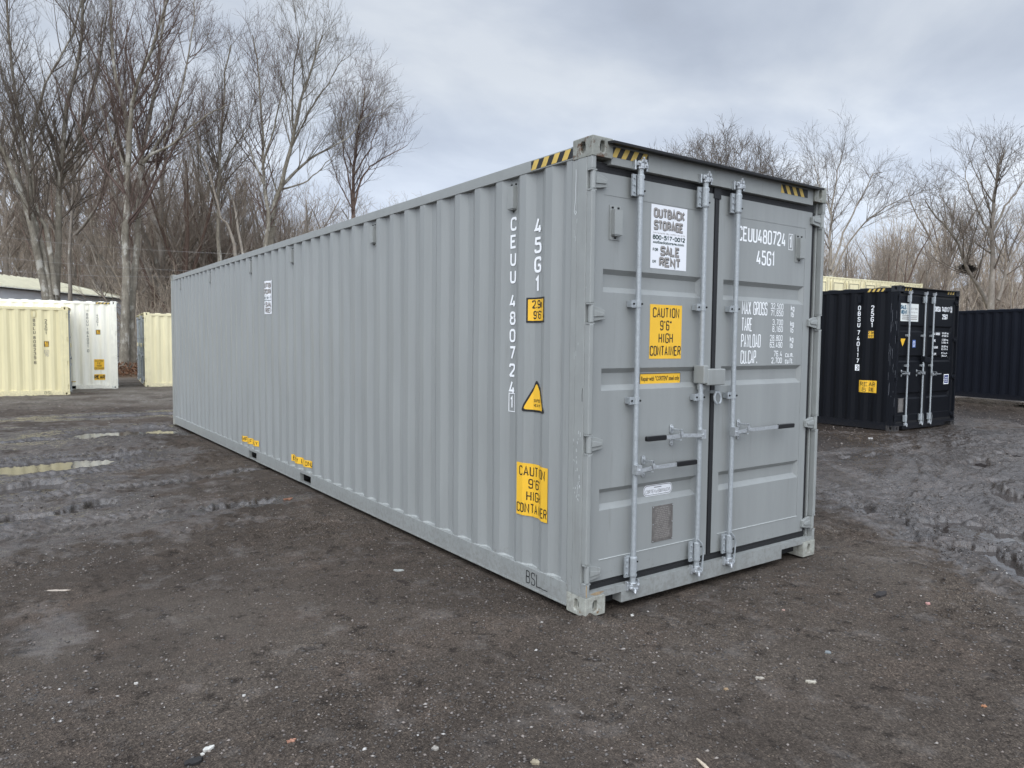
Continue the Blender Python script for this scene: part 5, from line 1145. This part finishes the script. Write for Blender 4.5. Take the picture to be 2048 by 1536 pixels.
for (u0, u1, nN, d0, d1, s0, s1) in ((-60, 270, 12, 60, 68, 1.0, 1.4), (-60, 270, 6, 57, 60, .7, .9), (275, 430, 12, 42, 60, .95, 1.5), (430, 620, 8, 45, 60, 1.0, 1.35), (430, 640, 7, 46, 64, .7, .95), (640, 900, 12, 46, 62, .85, 1.1), (880, 1180, 6, 60, 72, .7, .85), (1600, 2100, 24, 46, 66, .55, .95), (1290, 1400, 0, 66, 70, .7, .8)):
    for i in range(nN): SP.append((u0+(u1-u0)*(i+rp.random())/nN, d0+(d1-d0)*rp.random(), s0+(s1-s0)*rp.random()))
kinds = ['grey-brown', 'reddish', 'tall wide', 'low wide', 'thin']
def where(u):
    for lim, s in ((60, 'behind the leaning tree at the left edge'), (170, 'behind the tan container'), (260, 'behind the white container'), (345, 'behind the cream container'), (450, 'at the far end of the grey roof'), (560, 'behind the upright tree over the roof'), (700, 'behind the broad light tree'), (900, 'behind the reddish tree line end'), (1250, 'above the near part of the grey roof'), (1660, 'behind the grey doors'), (1800, 'behind the windswept tree'), (1930, 'behind the black container'), (3000, 'behind the spreading tree at the right')):
        if u < lim: return s
seen = {}
for i, (u, dep, s) in enumerate(SP):
    g_ = i % 5; p = at(u, 680, dep); x, y = p[0], p[1]; key = (kinds[g_], where(u)); seen[key] = seen.get(key, 0)+1
    lab = '%s bare tree %s' % key+('' if seen[key] == 1 else ', the farther one' if seen[key] == 2 else ', the farthest one')
    t_ = thing('bare_tree', lab, 'tree', (x, y, base_h(x, y)), rp.random()*6.28, 'background trees of the wood'); t_.scale = (s, s, s)
    add_obj('trunk', GEN[g_][0], t_); add_obj('crown', GEN[g_][1], t_)

# undergrowth: one dense mass of saplings and brush
def sapling(seed, H):
    rs = np.random.RandomState(seed); n = 7; k = 8; a = rs.rand(n)*6.28; d = np.column_stack([np.cos(a)*.30, np.sin(a)*.30, np.ones(n)]); d /= np.linalg.norm(d, axis=1, keepdims=True)
    P = np.zeros((n, k, 3)); P[:, 0] = np.column_stack([rs.randn(n)*.5, rs.randn(n)*.5, np.full(n, -.2)]); L = H*(.55+.5*rs.rand(n))
    for j in range(1, k): d = d+rs.randn(n, 3)*.10; d /= np.linalg.norm(d, axis=1, keepdims=True); P[:, j] = P[:, j-1]+d*(L/(k-1))[:, None]
    Rr = (.008*H*(.5+.7*rs.rand(n)))[:, None]*np.linspace(1, .25, k)[None]; parts = [tubes(P, Rr, 4)]
    p_, r_ = spawn(rs, P, Rr, 1.5, .10, 2.2, R_(42), 6, .2, .2, rmin=.011, absl=True); parts.append(tubes(p_, r_, 3))
    p_, r_ = spawn(rs, p_, r_, 1.9, .1, 1.2, R_(45), 4, .1, .25, rmin=.009, absl=True); parts.append(tubes(p_, r_, 3))
    p_, r_ = spawn(rs, p_, r_, 2.2, .1, .7, R_(45), 3, .05, .25, rmin=.007, absl=True); parts.append(tubes(p_, r_, 3)); return merge(parts)
SAP = [sapling(200+i, h) for i, h in enumerate((8.0, 6.5, 9.0, 5.5, 7.5))]
def brush(name, label, spec, mtl, seed):
    rs = np.random.RandomState(seed); parts = []
    for (u0, u1, nN, d0, d1, s0, s1) in spec:
        for i in range(nN):
            u = u0+(u1-u0)*rs.rand(); dep = d0+(d1-d0)*rs.rand(); p = at(u, 680, dep); v, f = SAP[rs.randint(5)]; s = s0+(s1-s0)*rs.rand(); a = rs.rand()*6.28; c, sn = math.cos(a), math.sin(a)
            q = v*s; q = np.column_stack([q[:, 0]*c-q[:, 1]*sn, q[:, 0]*sn+q[:, 1]*c, q[:, 2]])+np.array([p[0], p[1], base_h(p[0], p[1])]); parts.append((q, f))
    V, F = merge(parts); o = add_obj(name, fast_mesh(name, V, F, mtl), kind='stuff'); o['label'] = label
brush('undergrowth', 'tangled brown brush and saplings filling the wood on the left', [(-80, 280, 50, 60, 82, .85, 1.25), (600, 900, 46, 50, 60, .95, 1.35), (280, 900, 130, 50, 80, .75, 1.15), (275, 500, 22, 39, 46, .6, .9), (180, 300, 5, 38, 41, .35, .5)], B_brush, 1)
brush('undergrowth', 'tangled brown brush and saplings behind the dark containers', [(1150, 2130, 130, 50, 80, .75, 1.1)], B_brush, 2)
# leaf heap between the white and cream containers
rs = np.random.RandomState(12); n = 2600; c0 = gp(255, 757); c0 = np.array([2.9, 29.5]) if False else np.array(at(252, 750, 33)[:2])
x = c0[0]+rs.randn(n)*1.6; y = c0[1]+rs.randn(n)*1.1; z = .05+.55*np.exp(-((x-c0[0])**2/4+(y-c0[1])**2/2))*rs.rand(n)
a = rs.randn(n, 3); a /= np.linalg.norm(a, axis=1, keepdims=True); b_ = np.cross(a, rs.randn(n, 3)); b_ /= np.linalg.norm(b_, axis=1, keepdims=True); o_ = np.column_stack([x, y, z]); s = .05
V = np.stack([o_-a*s, o_-b_*s*.6, o_+a*s, o_+b_*s*.6], 1).reshape(-1, 3); F = np.arange(n*4).reshape(n, 4)
o = add_obj('leaf_litter', fast_mesh('leaf_litter', V, F, bark('dry_leaves', (.09, .045, .025), (.22, .12, .07)), smooth=False), kind='stuff')
# cables crossing the wood on the left
MCb = mat('pale_cable', (.30, .29, .28), .5)
for lab, (ua, va), (ub, vb) in (('upper pale utility cable crossing the trees on the left', (-260, 440), (640, 513)), ('middle pale utility cable crossing the trees on the left', (-260, 484), (640, 548)), ('lowest pale utility cable, close under the middle one', (-260, 513), (500, 553))):
    A = at(ua, va, 33.5); B = at(ub, vb, 33.5); pts = [tuple(A+(B-A)*i/24-np.array([0, 0, .35*math.sin(math.pi*i/24)])) for i in range(25)]
    mb = MB(); mb.tube(pts, .0045, 5); tag(mb.build('utility_cable', MCb), lab, 'cable', 'utility cables')
